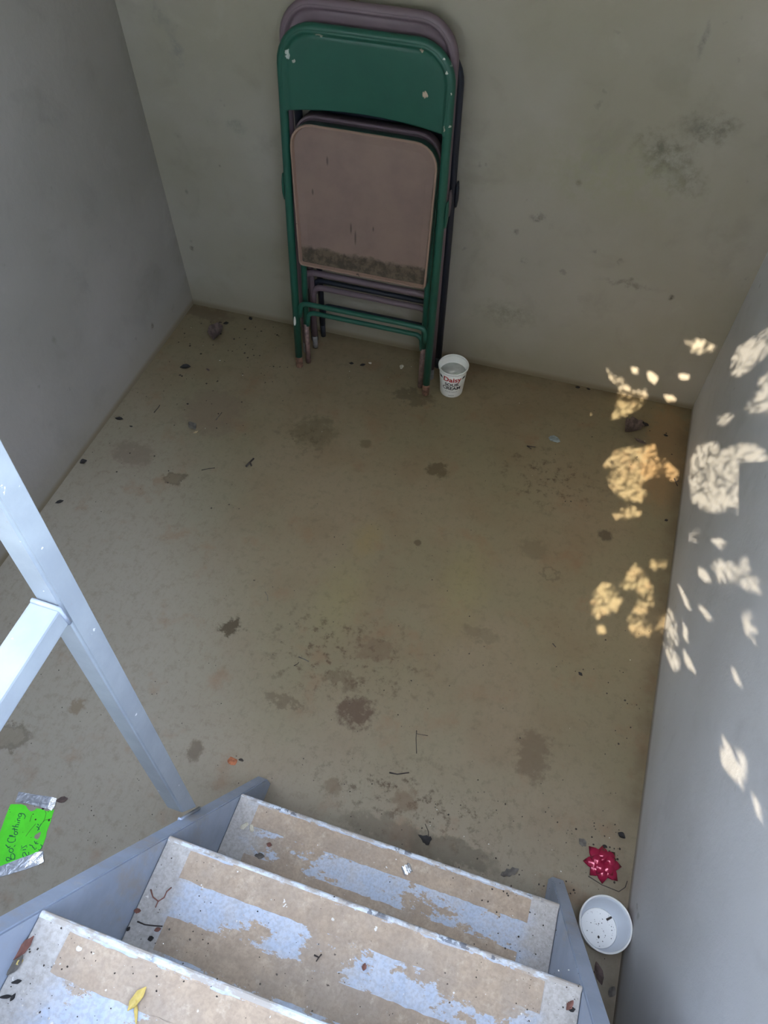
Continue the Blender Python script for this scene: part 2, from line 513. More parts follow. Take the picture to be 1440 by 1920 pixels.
def mat_nose():
    k = NT('worn_nosing', 0.5, spec=0.5)
    n = k.noise(60, 6, 0.7, stretch=(0.5, 1, 1))
    c = k.mix(k.ramp(n, 0.4, 0.55), (0.60, 0.65, 0.69), (0.40, 0.36, 0.31))
    b = k.noise(9, 4, 0.6, stretch=(1, 1, 1), off=(6, 0, 3))
    g = k.noise(90, 3, 0.6)
    c = k.mix(k.math('MULTIPLY', k.math('MULTIPLY', k.ramp(b, 0.54, 0.62), k.ramp(g, 0.48, 0.56)), 0.8), c, (0.07, 0.075, 0.09))
    return k.col(c)


NOSE = mat_nose()
WHITE_PLASTIC = plain('white_plastic', (0.84, 0.84, 0.80), 0.35, spec=0.5)
BOWL_M = NT('bowl_plastic', 0.4)
BOWL_M.b.inputs['Transmission Weight'].default_value = 0.0
BOWL_M.b.inputs['Subsurface Weight'].default_value = 0.0
BOWL_M = BOWL_M.col((0.66, 0.70, 0.74))
CREAM = plain('cream_residue', (0.84, 0.85, 0.80), 0.4, vary=0.06, scale=60, bump=0.4)
INK_RED = plain('red_ink', (0.55, 0.03, 0.035), 0.5)
INK_BLACK = plain('black_ink', (0.015, 0.015, 0.02), 0.5)
INK_GREY = plain('grey_ink', (0.12, 0.12, 0.13), 0.5)
PEN = plain('dark_green_marker', (0.004, 0.13, 0.05), 0.6)
NEON = plain('neon_green_paper', (0.10, 0.83, 0.02), 0.65, vary=0.06, scale=25)
NEON_B = plain('torn_paper_fibre', (0.55, 0.56, 0.45), 0.9)
TAPE = NT('silver_tape', 0.28, 0.75)
_n = TAPE.noise(60, 4, 0.6, dist=1.0)
TAPE.bump(_n, 0.3, 0.004)
TAPE = TAPE.col(TAPE.mix(TAPE.ramp(_n, 0.4, 0.6), (0.36, 0.38, 0.41), (0.27, 0.29, 0.32)))
FOIL = NT('crumpled_foil', 0.22, 0.85)
_n = FOIL.noise(90, 3, 0.6, dist=1.5)
FOIL.bump(_n, 0.35, 0.004)
FOIL = FOIL.col((0.82, 0.84, 0.85))
BOW = plain('glossy_crimson_ribbon', (0.36, 0.014, 0.055), 0.16, 0.25, spec=0.7)
LEAF_BR = plain('dry_brown_leaf', (0.115, 0.08, 0.068), 0.8, vary=0.35, scale=60)
LEAF_DK = plain('black_leaf', (0.022, 0.019, 0.017), 0.8, vary=0.3, scale=60)
LEAF_GR = plain('grey_leaf', (0.13, 0.115, 0.095), 0.85, vary=0.3, scale=60)
LEAF_YL = plain('yellow_leaf', (0.62, 0.47, 0.13), 0.6, vary=0.2, scale=60)
LEAF_RED = plain('red_brown_leaf', (0.20, 0.085, 0.06), 0.8, vary=0.35, scale=60)
LEAF_TAN = plain('tan_leaf', (0.50, 0.36, 0.20), 0.75, vary=0.2, scale=60)
BARK = plain('dark_bark', (0.045, 0.035, 0.03), 0.85, vary=0.3, scale=80)
HUSK = plain('pale_husk', (0.68, 0.62, 0.46), 0.7, vary=0.15, scale=90)
ORANGE = plain('orange_chip', (0.35, 0.12, 0.05), 0.8, vary=0.3, scale=90)
GREYCHIP = plain('blue_grey_chip', (0.22, 0.26, 0.27), 0.4, vary=0.2, scale=90)
PALECHIP = plain('pale_chip', (0.60, 0.55, 0.44), 0.7, vary=0.15, scale=90)
CRUMB = plain('dirt', (0.05, 0.039, 0.029), 0.9, vary=0.4, scale=90)
CRUMB_W = plain('pale_grit', (0.66, 0.62, 0.54), 0.8)
LEAFG = plain('green_leaf', (0.05, 0.11, 0.025), 0.6, vary=0.3, scale=3)
TRUNK = plain('tree_bark', (0.10, 0.075, 0.055), 0.9, vary=0.35, scale=12, bump=0.6)
GROUND = plain('trodden_ground', (0.20, 0.17, 0.11), 0.95, vary=0.3, scale=3)
PHONE = plain('black_phone_case', (0.02, 0.02, 0.022), 0.4)
LENS = plain('lens_glass', (0.01, 0.01, 0.015), 0.08)


# ------------------------------------------------------------------ mesh helpers
def link(name, verts, faces, mat, parent=None, smooth=False, mats=None, fm=None):
    me = bpy.data.meshes.new(name)
    me.from_pydata([tuple(v) for v in verts], [], faces)
    if mats:
        for m in mats: me.materials.append(m)
        me.polygons.foreach_set('material_index', fm)
    else:
        me.materials.append(mat)
    if smooth:
        me.polygons.foreach_set('use_smooth', [True] * len(me.polygons))
    me.update()
    o = bpy.data.objects.new(name, me)
    COL.objects.link(o)
    if parent is not None:
        o.parent = parent
    return o


def link_bm(name, bm, mat, parent=None, smooth=False):
    me = bpy.data.meshes.new(name)
    bmesh.ops.recalc_face_normals(bm, faces=bm.faces[:])
    bm.to_mesh(me)
    bm.free()
    me.materials.append(mat)
    if smooth:
        me.polygons.foreach_set('use_smooth', [True] * len(me.polygons))
    o = bpy.data.objects.new(name, me)
    COL.objects.link(o)
    if parent is not None:
        o.parent = parent
    return o


def empty(name, loc=(0, 0, 0), rot=(0, 0, 0)):
    o = bpy.data.objects.new(name, None)
    o.empty_display_size = 0.05
    o.location = loc
    o.rotation_euler = rot
    COL.objects.link(o)
    return o


def tag(o, label, cat, group=None, kind=None):
    o['label'] = label
    o['category'] = cat
    if group: o['group'] = group
    if kind: o['kind'] = kind
    return o


def struct(o):
    o['kind'] = 'structure'
    return o


def box_bm(bm, x0, y0, z0, x1, y1, z1, bevel=0.0, shear=None):
    r = bmesh.ops.create_cube(bm, size=1)
    for v in r['verts']:
        v.co = Vector((x0 + (v.co.x + 0.5) * (x1 - x0), y0 + (v.co.y + 0.5) * (y1 - y0), z0 + (v.co.z + 0.5) * (z1 - z0)))
        if shear: v.co.y += shear(v.co.z)
    if bevel:
        es = set()
        for v in r['verts']:
            es.update(v.link_edges)
        bmesh.ops.bevel(bm, geom=list(es), offset=bevel, segments=2, affect='EDGES', profile=0.6)
    return bm


def box(name, x0, y0, z0, x1, y1, z1, mat, parent=None, bevel=0.0, shear=None):
    bm = bmesh.new()
    box_bm(bm, x0, y0, z0, x1, y1, z1, bevel, shear)
    return link_bm(name, bm, mat, parent)


def tube(pts, r, n=12, flat=1.0, verts=None, faces=None):
    """sweep a circle along a polyline; r may be a list. returns verts, faces (capped)."""
    verts = [] if verts is None else verts
    faces = [] if faces is None else faces
    pts = [Vector(p) for p in pts]
    base = len(verts)
    rr = r if isinstance(r, (list, tuple)) else [r] * len(pts)
    up = None
    for i, p in enumerate(pts):
        t = (pts[min(i + 1, len(pts) - 1)] - pts[max(i - 1, 0)]).normalized()
        if up is None:
            a = Vector((0, 1, 0)) if abs(t.y) < 0.9 else Vector((1, 0, 0))
            up = (a - t * a.dot(t)).normalized()
        else:
            up = (up - t * up.dot(t)).normalized()
        s = t.cross(up)
        for k in range(n):
            a = 2 * math.pi * k / n
            verts.append(p + up * math.cos(a) * rr[i] * flat + s * math.sin(a) * rr[i])
    m = len(pts)
    for i in range(m - 1):
        for k in range(n):
            a, b = base + i * n + k, base + i * n + (k + 1) % n
            faces.append((a, b, b + n, a + n))
    faces.append(tuple(base + k for k in reversed(range(n))))
    faces.append(tuple(base + (m - 1) * n + k for k in range(n)))
    return verts, faces


def rounded(pts, rad, seg=7):
    """polyline with its inner corners rounded."""
    pts = [Vector(p) for p in pts]
    out = [pts[0]]
    for i in range(1, len(pts) - 1):
        p = pts[i]
        a, b = (pts[i - 1] - p), (pts[i + 1] - p)
        r = min(rad, a.length * 0.49, b.length * 0.49) if not isinstance(rad, list) else rad[i]
        a0, b0 = p + a.normalized() * r, p + b.normalized() * r
        for k in range(seg + 1):
            t = k / seg
            out.append(a0 * (1 - t) ** 2 + p * 2 * t * (1 - t) + b0 * t * t)
    out.append(pts[-1])
    return out


def prism(poly, z0, z1, holes=(), fz=None):
    """flat shape from world xy outline(s) with thickness."""
    loops = [[Vector((p[0], p[1], 0)) for p in poly]] + [[Vector((p[0], p[1], 0)) for p in h] for h in holes]
    flat = [p for l in loops for p in l]
    tris = tessellate_polygon(loops)
    n = len(flat)
    g = fz or (lambda x, y: 0.0)
    verts = [Vector((p.x, p.y, z1 + g(p.x, p.y))) for p in flat] + [Vector((p.x, p.y, z0 + g(p.x, p.y))) for p in flat]
    faces = []
    for t in tris:
        a, b, c = t
        if (flat[b] - flat[a]).cross(flat[c] - flat[a]).z < 0:
            a, b, c = a, c, b
        faces.append((a, b, c))
        faces.append((c + n, b + n, a + n))
    s = 0
    for l in loops:
        m = len(l)
        for i in range(m):
            j = (i + 1) % m
            faces.append((s + i, s + j, s + j + n, s + i + n))
        s += m
    return verts, faces


def lathe(profile, n=48, c=(0, 0, 0)):
    closed = profile[0] == profile[-1]
    if closed: profile = profile[:-1]
    verts, faces = [], []
    for (r, z) in profile:
        for k in range(n):
            a = 2 * math.pi * k / n
            verts.append(Vector((c[0] + r * math.cos(a), c[1] + r * math.sin(a), c[2] + z)))
    for i in range(len(profile) - 1):
        for k in range(n):
            a, b = i * n + k, i * n + (k + 1) % n
            faces.append((a, b, b + n, a + n))
    if closed:
        e = (len(profile) - 1) * n
        for k in range(n):
            faces.append((e + k, e + (k + 1) % n, (k + 1) % n, k))
        return verts, faces
    if profile[0][0] > 1e-6: faces.append(tuple(reversed(range(n))))
    e = (len(profile) - 1) * n
    if profile[-1][0] > 1e-6: faces.append(tuple(e + k for k in range(n)))
    return verts, faces


# ------------------------------------------------------------------ the setting
def quad_grid(name, p00, p10, p01, mat, n=1):
    p00, p10, p01 = Vector(p00), Vector(p10), Vector(p01)
    return link(name, [p00, p10, p10 + p01 - p00, p01], [(0, 1, 2, 3)], mat)


xl_n, xr_n = wall_x(BL, LW, NEAR), wall_x(BR, RW, NEAR)
T = 0.15
# floor slab
fo = [(xl_n, NEAR), (xr_n, NEAR), (BR.x, BR.y), (BL.x, BL.y)]
v, f = prism(fo, -0.10, 0.0)
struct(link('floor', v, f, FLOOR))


def wall_from_outline(name, outline, mat, z0=-0.10, z1=TOP):
    v, f = prism(outline, z0, z1)
    return struct(link(name, v, f, mat))


wall_from_outline('wall_back', [(BL.x - T, BL.y), (BL.x, BL.y), (BR.x, BR.y), (BR.x + T, BR.y), (BR.x + T, BR.y + T), (BL.x - T, BL.y + T)], BACKW)
wall_from_outline('wall_front', [(xl_n - T, NEAR - T), (xr_n + T, NEAR - T), (xr_n + T, NEAR), (xl_n - T, NEAR)], BACKW, -0.10, GRADE)

# side walls: retaining height beside the open stairs, full height under the roof
def side_wall(name, a, b, out, mat):
    prof = [(NEAR, -0.10), (b.y, -0.10), (b.y, TOP), (ROOF_EDGE, TOP), (ROOF_EDGE, GRADE), (NEAR, GRADE)]
    bm = bmesh.new()
    p = [bm.verts.new((wall_x(b, a, y), y, z)) for (y, z) in prof]
    q = [bm.verts.new((wall_x(b, a, y) + out, y, z)) for (y, z) in prof]
    bm.faces.new(p); bm.faces.new(q[::-1])
    for i in range(6):
        bm.faces.new((p[i], q[i], q[(i + 1) % 6], p[(i + 1) % 6]))
    struct(link_bm(name, bm, mat))


side_wall('wall_left', LW, BL, -T, LEFTW)
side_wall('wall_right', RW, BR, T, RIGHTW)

# roof slab, open above the stairs
ro = [(wall_x(BL, LW, ROOF_EDGE) - T, ROOF_EDGE), (wall_x(BR, RW, ROOF_EDGE) + T, ROOF_EDGE), (BR.x + T, BR.y + T), (BL.x - T, BL.y + T)]
v, f = prism(ro, TOP, TOP + 0.12)
struct(link('ceiling', v, f, ROOFM))

# ------------------------------------------------------------------ folding chairs
def slab(cx, hw_t, hw_b, z0, z1, rt, rb, y, inset=0.0, seg=6):
    """rounded outline in the chair plane, counter-clockwise seen from the front."""
    def hw(z):
        t = (z - z0) / (z1 - z0)
        return hw_b + (hw_t - hw_b) * t
    pts = []
    a, b = z0 + inset, z1 - inset
    wb, wt = hw(z0) - inset, hw(z1) - inset
    rt, rb = max(rt - inset, 0.004), max(rb - inset, 0.003)
    for (sx, zc, r, w, a0) in ((1, a + rb, rb, wb, -90), (1, b - rt, rt, wt, 0), (-1, b - rt, rt, wt, 90), (-1, a + rb, rb, wb, 180)):
        for k in range(seg + 1):
            an = math.radians(a0 + 90 * k / seg)
            pts.append(Vector((cx + sx * (w - r) + r * math.cos(an), y, zc + r * math.sin(an))))
    return pts


def loft(rings, cap0=False, cap1=False):
    verts, faces = [], []
    n = len(rings[0])
    for r in rings: verts += r
    for i in range(len(rings) - 1):
        for k in range(n):
            a, b = i * n + k, i * n + (k + 1) % n
            faces.append((a, b, b + n, a + n))
    if cap0: faces.append(tuple(reversed(range(n))))
    if cap1: faces.append(tuple((len(rings) - 1) * n + k for k in range(n)))
    return verts, faces


def make_chair(name, label, loc, lean, rotz, L, paint, rim_m, pan_m, lip_m, cap_m, rungs, half=0.2185, roll=0.0, capl=0.045, rung_m=None, rl=0.06, rc_m=None):
    root = empty(name, loc, (-lean, roll, rotz))
    tag(root, label, 'chair')
    hb, ht = half, half - 0.006
    r = 0.0115
    rung_m = rung_m or paint
    # inverted-U main tube: front legs and back uprights in one
    pth = [(-hb, 0, capl), (-hb + 0.001, 0, 0.5), (-ht, 0, L - 0.095)]
    for k in range(1, 9):
        a = math.radians(180 - 90 * k / 8)
        pth.append((-ht + 0.085 + 0.085 * math.cos(a), 0, L - 0.0965 + 0.085 * math.sin(a)))
    pth += [(-x, y, z) for (x, y, z) in reversed(pth)]
    link('frame', *tube(pth, r, 14), paint, root, True)
    for s in (-1, 1):
        link('foot_cap', *tube([(s * hb, 0, 0.002), (s * hb, 0, 0.006), (s * hb, 0, capl)], [r * 0.8, r * 1.02, r * 1.02], 12), cap_m, root, True)
        # rear legs folded flat behind, just inside the front legs
        link('rear_leg', *tube([(s * (hb - 0.024), 0.021, rl), (s * (hb - 0.026), 0.021, 0.4), (s * (hb - 0.030), 0.020, 0.66)], 0.0095, 10), paint, root, True)
        link('rear_foot_cap', *tube([(s * (hb - 0.024), 0.021, 0.012), (s * (hb - 0.024), 0.021, rl)], 0.0085, 10), rc_m or cap_m, root, True)
        hv, hf = tube([(s * (hb + 0.0135), 0.005, 0.575), (s * (hb + 0.0135), 0.005, 0.595), (s * (hb + 0.0135), 0.005, 0.625), (s * (hb + 0.0135), 0.005, 0.645)], [0.007, 0.012, 0.012, 0.007], 10)
        hv = [Vector((s * (hb + 0.012) + (p.x - s * (hb + 0.0135)) * 0.4, p.y, p.z)) for p in hv]
        link('hinge_plate', hv, hf, paint, root, True)
    # backrest: pressed sheet wrapped over the tube, hollowed across
    vs, fs = [], []
    us = [-1, -0.985, -0.965, -0.945, -0.925, -0.91, -0.895, -0.87, -0.82, -0.7, -0.5, -0.25]
    us = us + [0] + [-q for q in reversed(us)]
    tz = [0, 0.01, 0.03, 0.08, 0.2, 0.35, 0.5, 0.6, 0.68, 0.75, 0.80, 0.84, 0.865, 0.885, 0.90, 0.915, 0.93, 0.945, 0.96, 0.975, 0.99, 1.0]
    nu, nt = len(us) - 1, len(tz) - 1
    z0b, z1b = L - 0.205, L - 0.0085
    zc, R_, wf = L - 0.0965, 0.0885, ht + 0.0035
    for sgn in (0, 1):
        for j, t in enumerate(tz):
            z = z0b + (z1b - z0b) * t
            w = wf
            if z > zc:
                w = wf - R_ + math.sqrt(max(R_ ** 2 - (z - zc) ** 2, 1e-7))
            for u in us:
                x = u * w
                if z > zc and abs(x) > wf - R_:
                    d = R_ - math.hypot(abs(x) - (wf - R_), z - zc)
                else:
                    d = min(wf - abs(x), z1b - z)
                d = max(d, 0.0)
                if d < 0.0125:
                    q = (d - 0.008) / 0.0105
                    y = -0.0128 + 0.011 * q * q
                else:
                    y = -0.0107 + 0.0080 * min(1, (d - 0.0125) / 0.0035) - 0.0018 * min(1, max(0, (d - 0.017) / 0.006))
                    y += 0.013 * (1 - u * u) * (1 - t) ** 1.2
                zz = z + 0.016 * (1 - u * u) * max(0, 1 - t * 6)
                if j == 0: y += 0.005
                vs.append(Vector((x, y + sgn * 0.0022, zz)))
    m = (nu + 1) * (nt + 1)
    for j in range(nt):
        for i in range(nu):
            a = j * (nu + 1) + i
            fs.append((a, a + 1, a + nu + 2, a + nu + 1))
            fs.append((m + a, m + a + nu + 1, m + a + nu + 2, m + a + 1))
    for i in range(nu):
        fs.append((i, m + i, m + i + 1, i + 1))
    link('backrest', vs, fs, paint, root, True)
    # seat, folded up: painted side wall, worn lip, recessed underside
    z0, z1 = 0.388, 0.790
    A = slab(0, 0.199, 0.1935, z0, z1, 0.062, 0.013, 0.014)
    B = slab(0, 0.199, 0.1935, z0, z1, 0.062, 0.013, -0.011)
    Bc = slab(0, 0.199, 0.1935, z0, z1, 0.062, 0.013, -0.0135, 0.0015)
    Cc = slab(0, 0.199, 0.1935, z0, z1, 0.062, 0.013, -0.0135, 0.0055)
    D = slab(0, 0.199, 0.1935, z0, z1, 0.062, 0.013, -0.003, 0.0085)
    E2 = slab(0, 0.199, 0.1935, z0, z1, 0.062, 0.013, -0.0005, 0.030)
    Am = slab(0, 0.199, 0.1935, z0, z1, 0.062, 0.013, 0.018, 0.010)
    seat = link('seat', *loft([B, A, Am], cap1=True), rim_m, root, True)
    link('seat_lip', *loft([D, Cc, Bc, B]), lip_m, seat)
    link('seat_underside', *loft([E2, D], cap0=True), pan_m, seat)
    # rungs: U-bent cross tubes
    for (z, y, w, rr, dip) in rungs:
        p = rounded([(-w, y, z - dip), (-w + 0.004, y, z), (w - 0.004, y, z), (w, y, z - dip)], 0.055, 7)
        link('rung', *tube(p, rr, 10), rung_m, root, True)
    return root


G_LEAN = 0.108
g = make_chair('folding_chair', 'green enamelled steel folding chair, front of the stack against the back wall', (-0.6245, 1.672, 0.0), G_LEAN, 0.011, 1.013,
               GREEN, GREEN, PAN, PANLIP, RUST, ((0.252, -0.001, 0.205, 0.0080, 0.05), (0.208, 0.021, 0.190, 0.0080, 0.05)), rl=0.165, rc_m=PINKBARE)
cv, cf = lathe([(0.0, 0.0008), (0.6, 0.0006), (1.0, 0.0)], 12)
cv = [Vector((-0.2195 + q.x * 0.0042 * (1 + 0.3 * math.sin(7 * q.y)), -0.0118 - q.z, 0.188 + q.y * 0.017 + q.x * 0.004)) for q in cv]
link('paint_chip', cv, cf, WHITECHIP, g)
mauve = make_chair('folding_chair', 'mauve steel folding chair, sandwiched behind the green chair with its rounded top showing above', (-0.629, 1.748, 0.0), 0.062, 0.011, 1.050,
           MAUVE, MAUVE, MAUVE, MAUVE, GREYCAP, ((0.318, -0.001, 0.203, 0.0098, 0.06), (0.252, 0.021, 0.190, 0.0095, 0.06)), half=0.2175)
make_chair('folding_chair', 'dark navy folding chair, last of the stack, only its legs and sides visible', (-0.622, 1.809, 0.0), 0.039, 0.011, 0.985,
           NAVY, NAVY, NAVY, NAVY, BLACKCAP, ((0.250, -0.001, 0.205, 0.0085, 0.05), (0.140, 0.021, 0.190, 0.0085, 0.05)), half=0.2185)

# ------------------------------------------------------------------ metal stairs
XI0, XI1 = -0.400, 0.242                   # inner faces of the stringers
stairs = empty('metal_staircase', (-0.08, -0.1, 0))
stairs.location = (0, 0, 0)
tag(stairs, 'steep grey painted steel stairs with worn tan grip strips, descending to the concrete floor', 'stairs')
yz = lambda z: 0.300 - (z - 0.21) * 0.4926   # nosing line


def stringer(x0, x1):
    top = GRADE - 0.02
    dpt = 0.235
    out = [(yz(0.045), 0.0), (yz(0.045) - 0.004, 0.045), (yz(top), top), (yz(top) - dpt, top), (yz(0.0) - dpt, 0.0)]
    bm = bmesh.new()
    a = [bm.verts.new((x0, y, z)) for (y, z) in out]
    b = [bm.verts.new((x1, y, z)) for (y, z) in out]
    n = len(out)
    bm.faces.new(a); bm.faces.new(list(reversed(b)))
    for i in range(n):
        j = (i + 1) % n
        bm.faces.new((a[j], a[i], b[i], b[j]))
    bmesh.ops.bevel(bm, geom=bm.edges[:], offset=0.0022, segments=2, affect='EDGES')
    return link_bm('stringer', bm, STRINGER, stairs)


stringer(XI0 - 0.024, XI0)
stringer(XI1, XI1 + 0.026)
zs = [0.21, 0.52, 0.823, 1.13]
for i, z in enumerate(zs):
    y = yz(z)
    bm = bmesh.new()
    box_bm(bm, XI0 + 0.001, y - 0.225, z - 0.006, XI1 - 0.001, y - 0.004, z, 0.0015)
    box_bm(bm, XI0 + 0.001, y - 0.225, z - 0.040, XI1 - 0.001, y - 0.220, z - 0.005)
    t = link_bm('tread', bm, TREAD, stairs)
    # folded-down nosing with its rubbed edge
    nv, nf = tube([(XI0 + 0.001, y - 0.005, z - 0.0045), (XI1 - 0.001, y - 0.005, z - 0.0045)], 0.0052, 12)
    nb = bmesh.new()
    vv = [nb.verts.new(p) for p in nv]
    for q in nf: nb.faces.new([vv[k] for k in q])
    box_bm(nb, XI0 + 0.001, y - 0.004, z - 0.040, XI1 - 0.001, y, z - 0.004)
    link_bm('nosing', nb, NOSE, t, False)
    for (a, b, e0, e1) in ((0.010, 0.050, 0.042, 0.052), (0.100, 0.145, 0.050, 0.060)):
        # grip tape with slightly ragged long edges
        top_, bot_ = [], []
        x0, x1 = XI0 + e0, XI1 - e1
        N = 60
        for k in range(N + 1):
            x = x0 + (x1 - x0) * k / N
            top_.append((x, y - a + random.uniform(-0.0012, 0.0010)))
            bot_.append((x, y - b + random.uniform(-0.0010, 0.0012)))
        link('grip_strip', *prism(bot_ + top_[::-1], z, z + 0.0011), STRIP, t)

# handrail: leaning square post on the left stringer and level side bar
PX0, PX1 = -0.452, -0.421
lean = lambda z: 0.070 * (z - 0.31)
bm = bmesh.new()
r = bmesh.ops.create_cube(bm, size=1)
for vtx in r['verts']:
    x = PX0 + (vtx.co.x + 0.5) * (PX1 - PX0)
    fy = vtx.co.y + 0.5
    yb = 0.186 + fy * 0.031
    if vtx.co.z < 0:
        zb = 0.21 + (0.300 - yb) / 0.4926 - 0.004
        zz = zb
    else:
        zz = 1.72
    vtx.co = Vector((x, yb + lean(zz), zz))
bmesh.ops.bevel(bm, geom=bm.edges[:], offset=0.003, segments=2, affect='EDGES')
post = link_bm('handrail_post', bm, STEEL, stairs)
box('handrail_bar', PX0 - 0.002, NEAR, 1.056, PX1 + 0.001, 0.236, 1.086, STEEL, stairs, 0.003)
box('handrail_bar', PX0 - 0.002, NEAR - 0.07, 1.685, PX1 + 0.001, 0.281, 1.715, STEEL, stairs, 0.003)
box('handrail_post', PX0, NEAR - 0.10, GRADE, PX1, NEAR - 0.07, 1.72, STEEL, stairs, 0.003)
# weld beads: at the post foot and where the bar meets the post
for pts in (((XI0 - 0.024, 0.1845, 0.440), (PX1 + 0.001, 0.1845, 0.440), (PX1 + 0.002, 0.190, 0.431), (PX1 + 0.002, 0.222, 0.370)), ((PX1, 0.2365, 1.056), (PX1, 0.2365, 1.086), (PX0, 0.2365, 1.087))):
    link('weld_bead', *tube(pts, 0.0028, 8), STRINGER, stairs, True)


# ------------------------------------------------------------------ lettering helper
def text_mesh(s, size, offset=0.0):
    cu = bpy.data.curves.new('t', 'FONT')
    cu.body = s
    cu.size = size
    cu.align_x = 'CENTER'
    cu.align_y = 'CENTER'
    cu.offset = offset
    cu.resolution_u = 4
    o = bpy.data.objects.new('t', cu)
    COL.objects.link(o)
    bpy.context.view_layer.update()
    dg = bpy.context.evaluated_depsgraph_get()
    me = bpy.data.meshes.new_from_object(o.evaluated_get(dg))
    bm = bmesh.new()
    bm.from_mesh(me)
    bmesh.ops.subdivide_edges(bm, edges=[e for e in bm.edges if e.calc_length() > size * 0.2], cuts=1)
    bmesh.ops.triangulate(bm, faces=bm.faces[:])
    vs = [v.co.copy() for v in bm.verts]
    fs = [tuple(v.index for v in f.verts) for f in bm.faces]
    bm.free()
    bpy.data.objects.remove(o)
    bpy.data.curves.remove(cu)
    bpy.data.meshes.remove(me)
    return vs, fs


# ------------------------------------------------------------------ sour cream cup
cup = empty('sour_cream_cup', (-0.3315, 1.7225, 0), (0, 0, math.atan2(-1.7225, 0.3315) + math.pi / 2))
tag(cup, 'white printed sour cream cup standing open beside the chair stack', 'cup')
RB, RTOP, HC = 0.0360, 0.0450, 0.108


def cup_r(z): return RB + (RTOP - RB) * z / HC


link('cup_wall', *lathe([(0.0, 0.003), (RB - 0.004, 0.003), (RB - 0.003, 0.0), (RB, 0.001), (RB + 0.0005, 0.004), (cup_r(0.05), 0.05), (RTOP, HC), (RTOP - 0.0012, HC), (cup_r(0.05) - 0.0012, 0.05), (RB - 0.001, 0.004), (0.0, 0.004)], 64), WHITE_PLASTIC, cup, True)
link('rim', *lathe([(RTOP - 0.0014, HC - 0.001), (RTOP - 0.0006, HC + 0.003), (RTOP + 0.002, HC + 0.0045), (RTOP + 0.0035, HC + 0.0025), (RTOP + 0.003, HC - 0.002), (RTOP + 0.0002, HC - 0.004), (RTOP - 0.0014, HC - 0.001)], 64), WHITE_PLASTIC, cup, True)
prof = [(cup_r(0.080) - 0.0015, 0.082), (0.036, 0.0785), (0.028, 0.077), (0.02, 0.079), (0.010, 0.0775), (0.0, 0.078)]
cv, cf = lathe(prof, 40)
cv = [Vector((p.x, p.y, p.z + 0.0016 * math.sin(p.x * 260) * math.cos(p.y * 210))) if (p.x ** 2 + p.y ** 2) < 0.0012 else p for p in cv]
link('cream', cv, cf, CREAM, cup, True)


def wrap(vs, cz, shear=0.0, arc=0.0):
    out = []
    for p in vs:
        z = cz + p.y + shear * p.x - arc * p.x * p.x
        rr = cup_r(z) + 0.0005
        a = p.x / rr - math.pi / 2
        out.append(Vector((rr * math.cos(a), rr * math.sin(a), z)))
    return out


for (s, size, off, cz, m, nm, sx) in (('Daisy', 0.0275, 0.0007, 0.0835, INK_RED, 'lettering', 1.0), ('SOUR', 0.0180, 0.0005, 0.0610, INK_BLACK, 'lettering', 1.0), ('CREAM', 0.0190, 0.0005, 0.0445, INK_BLACK, 'lettering', 1.0), ('Pure & Natural', 0.0066, 0.0, 0.0285, INK_GREY, 'lettering', 1.0)):
    vs, fs = text_mesh(s, size, off)
    link(nm, wrap([Vector((p.x * sx, p.y, 0)) for p in vs], cz), fs, m, cup)
for s in (-1, 1):
    vs, fs = [], []
    N = 6
    for k in range(N + 1):
        xa = s * (0.034 + 0.014 * k / N)
        vs += [Vector((xa + s * 0.004, 0.0045, 0)), Vector((xa - s * 0.001, -0.0045, 0))]
    for k in range(N):
        fs.append((2 * k, 2 * k + 1, 2 * k + 3, 2 * k + 2))
    link('printed_band', wrap(vs, 0.0850), fs, INK_BLACK, cup)
vs, fs = [], []
for k in range(7):
    b = len(vs)
    x = -0.0085 + k * 0.0028
    vs += [Vector((x, -0.0009, 0)), Vector((x + 0.0019, -0.0009, 0)), Vector((x + 0.0019, 0.0009, 0)), Vector((x, 0.0009, 0))]
    fs.append((b, b + 1, b + 2, b + 3))
link('fine_print', wrap(vs, 0.0115), fs, INK_GREY, cup)

# ------------------------------------------------------------------ white bowl
bowl = empty('plastic_bowl', (0.3570, 0.3200, 0), (0, 0, 0))
tag(bowl, 'round white plastic bowl with dirt specks inside, wedged between stairs and right wall', 'bowl')
link('bowl_wall', *lathe([(0.0, 0.002), (0.036, 0.002), (0.0375, 0.0), (0.0395, 0.001), (0.041, 0.006), (0.0475, 0.058), (0.0500, 0.066), (0.0488, 0.066), (0.0464, 0.058), (0.0395, 0.006), (0.037, 0.0035), (0.0, 0.0035)], 64), BOWL_M, bowl, True)
link('rim', *lathe([(0.0487, 0.0655), (0.0492, 0.068), (0.0512, 0.0690), (0.0526, 0.0675), (0.0524, 0.0640), (0.0508, 0.0630), (0.0500, 0.0645), (0.0487, 0.0655)], 64), WHITE_PLASTIC, bowl, True)
link('bowl_base', *lathe([(0.0375, 0.0045), (0.036, 0.0048), (0.0, 0.0048)], 48), WHITE_PLASTIC, bowl, True)


# crumb: small irregular grain
def grain(c, s, vs, fs, squash=0.5):
    b = len(vs)
    a0 = random.uniform(0, 6.28)
    pts = []
    for k in range(5):
        a = a0 + 1.2566 * k
        rr = s * random.uniform(0.6, 1.15)
        pts.append((c[0] + rr * math.cos(a), c[1] + rr * math.sin(a)))
    for p in pts: vs.append(Vector((p[0], p[1], c[2])))
    vs.append(Vector((c[0], c[1], c[2] + s * squash)))
    for k in range(5):
        fs.append((b + k, b + (k + 1) % 5, b + 5))
    fs.append((b + 4, b + 3, b + 2, b + 1, b))


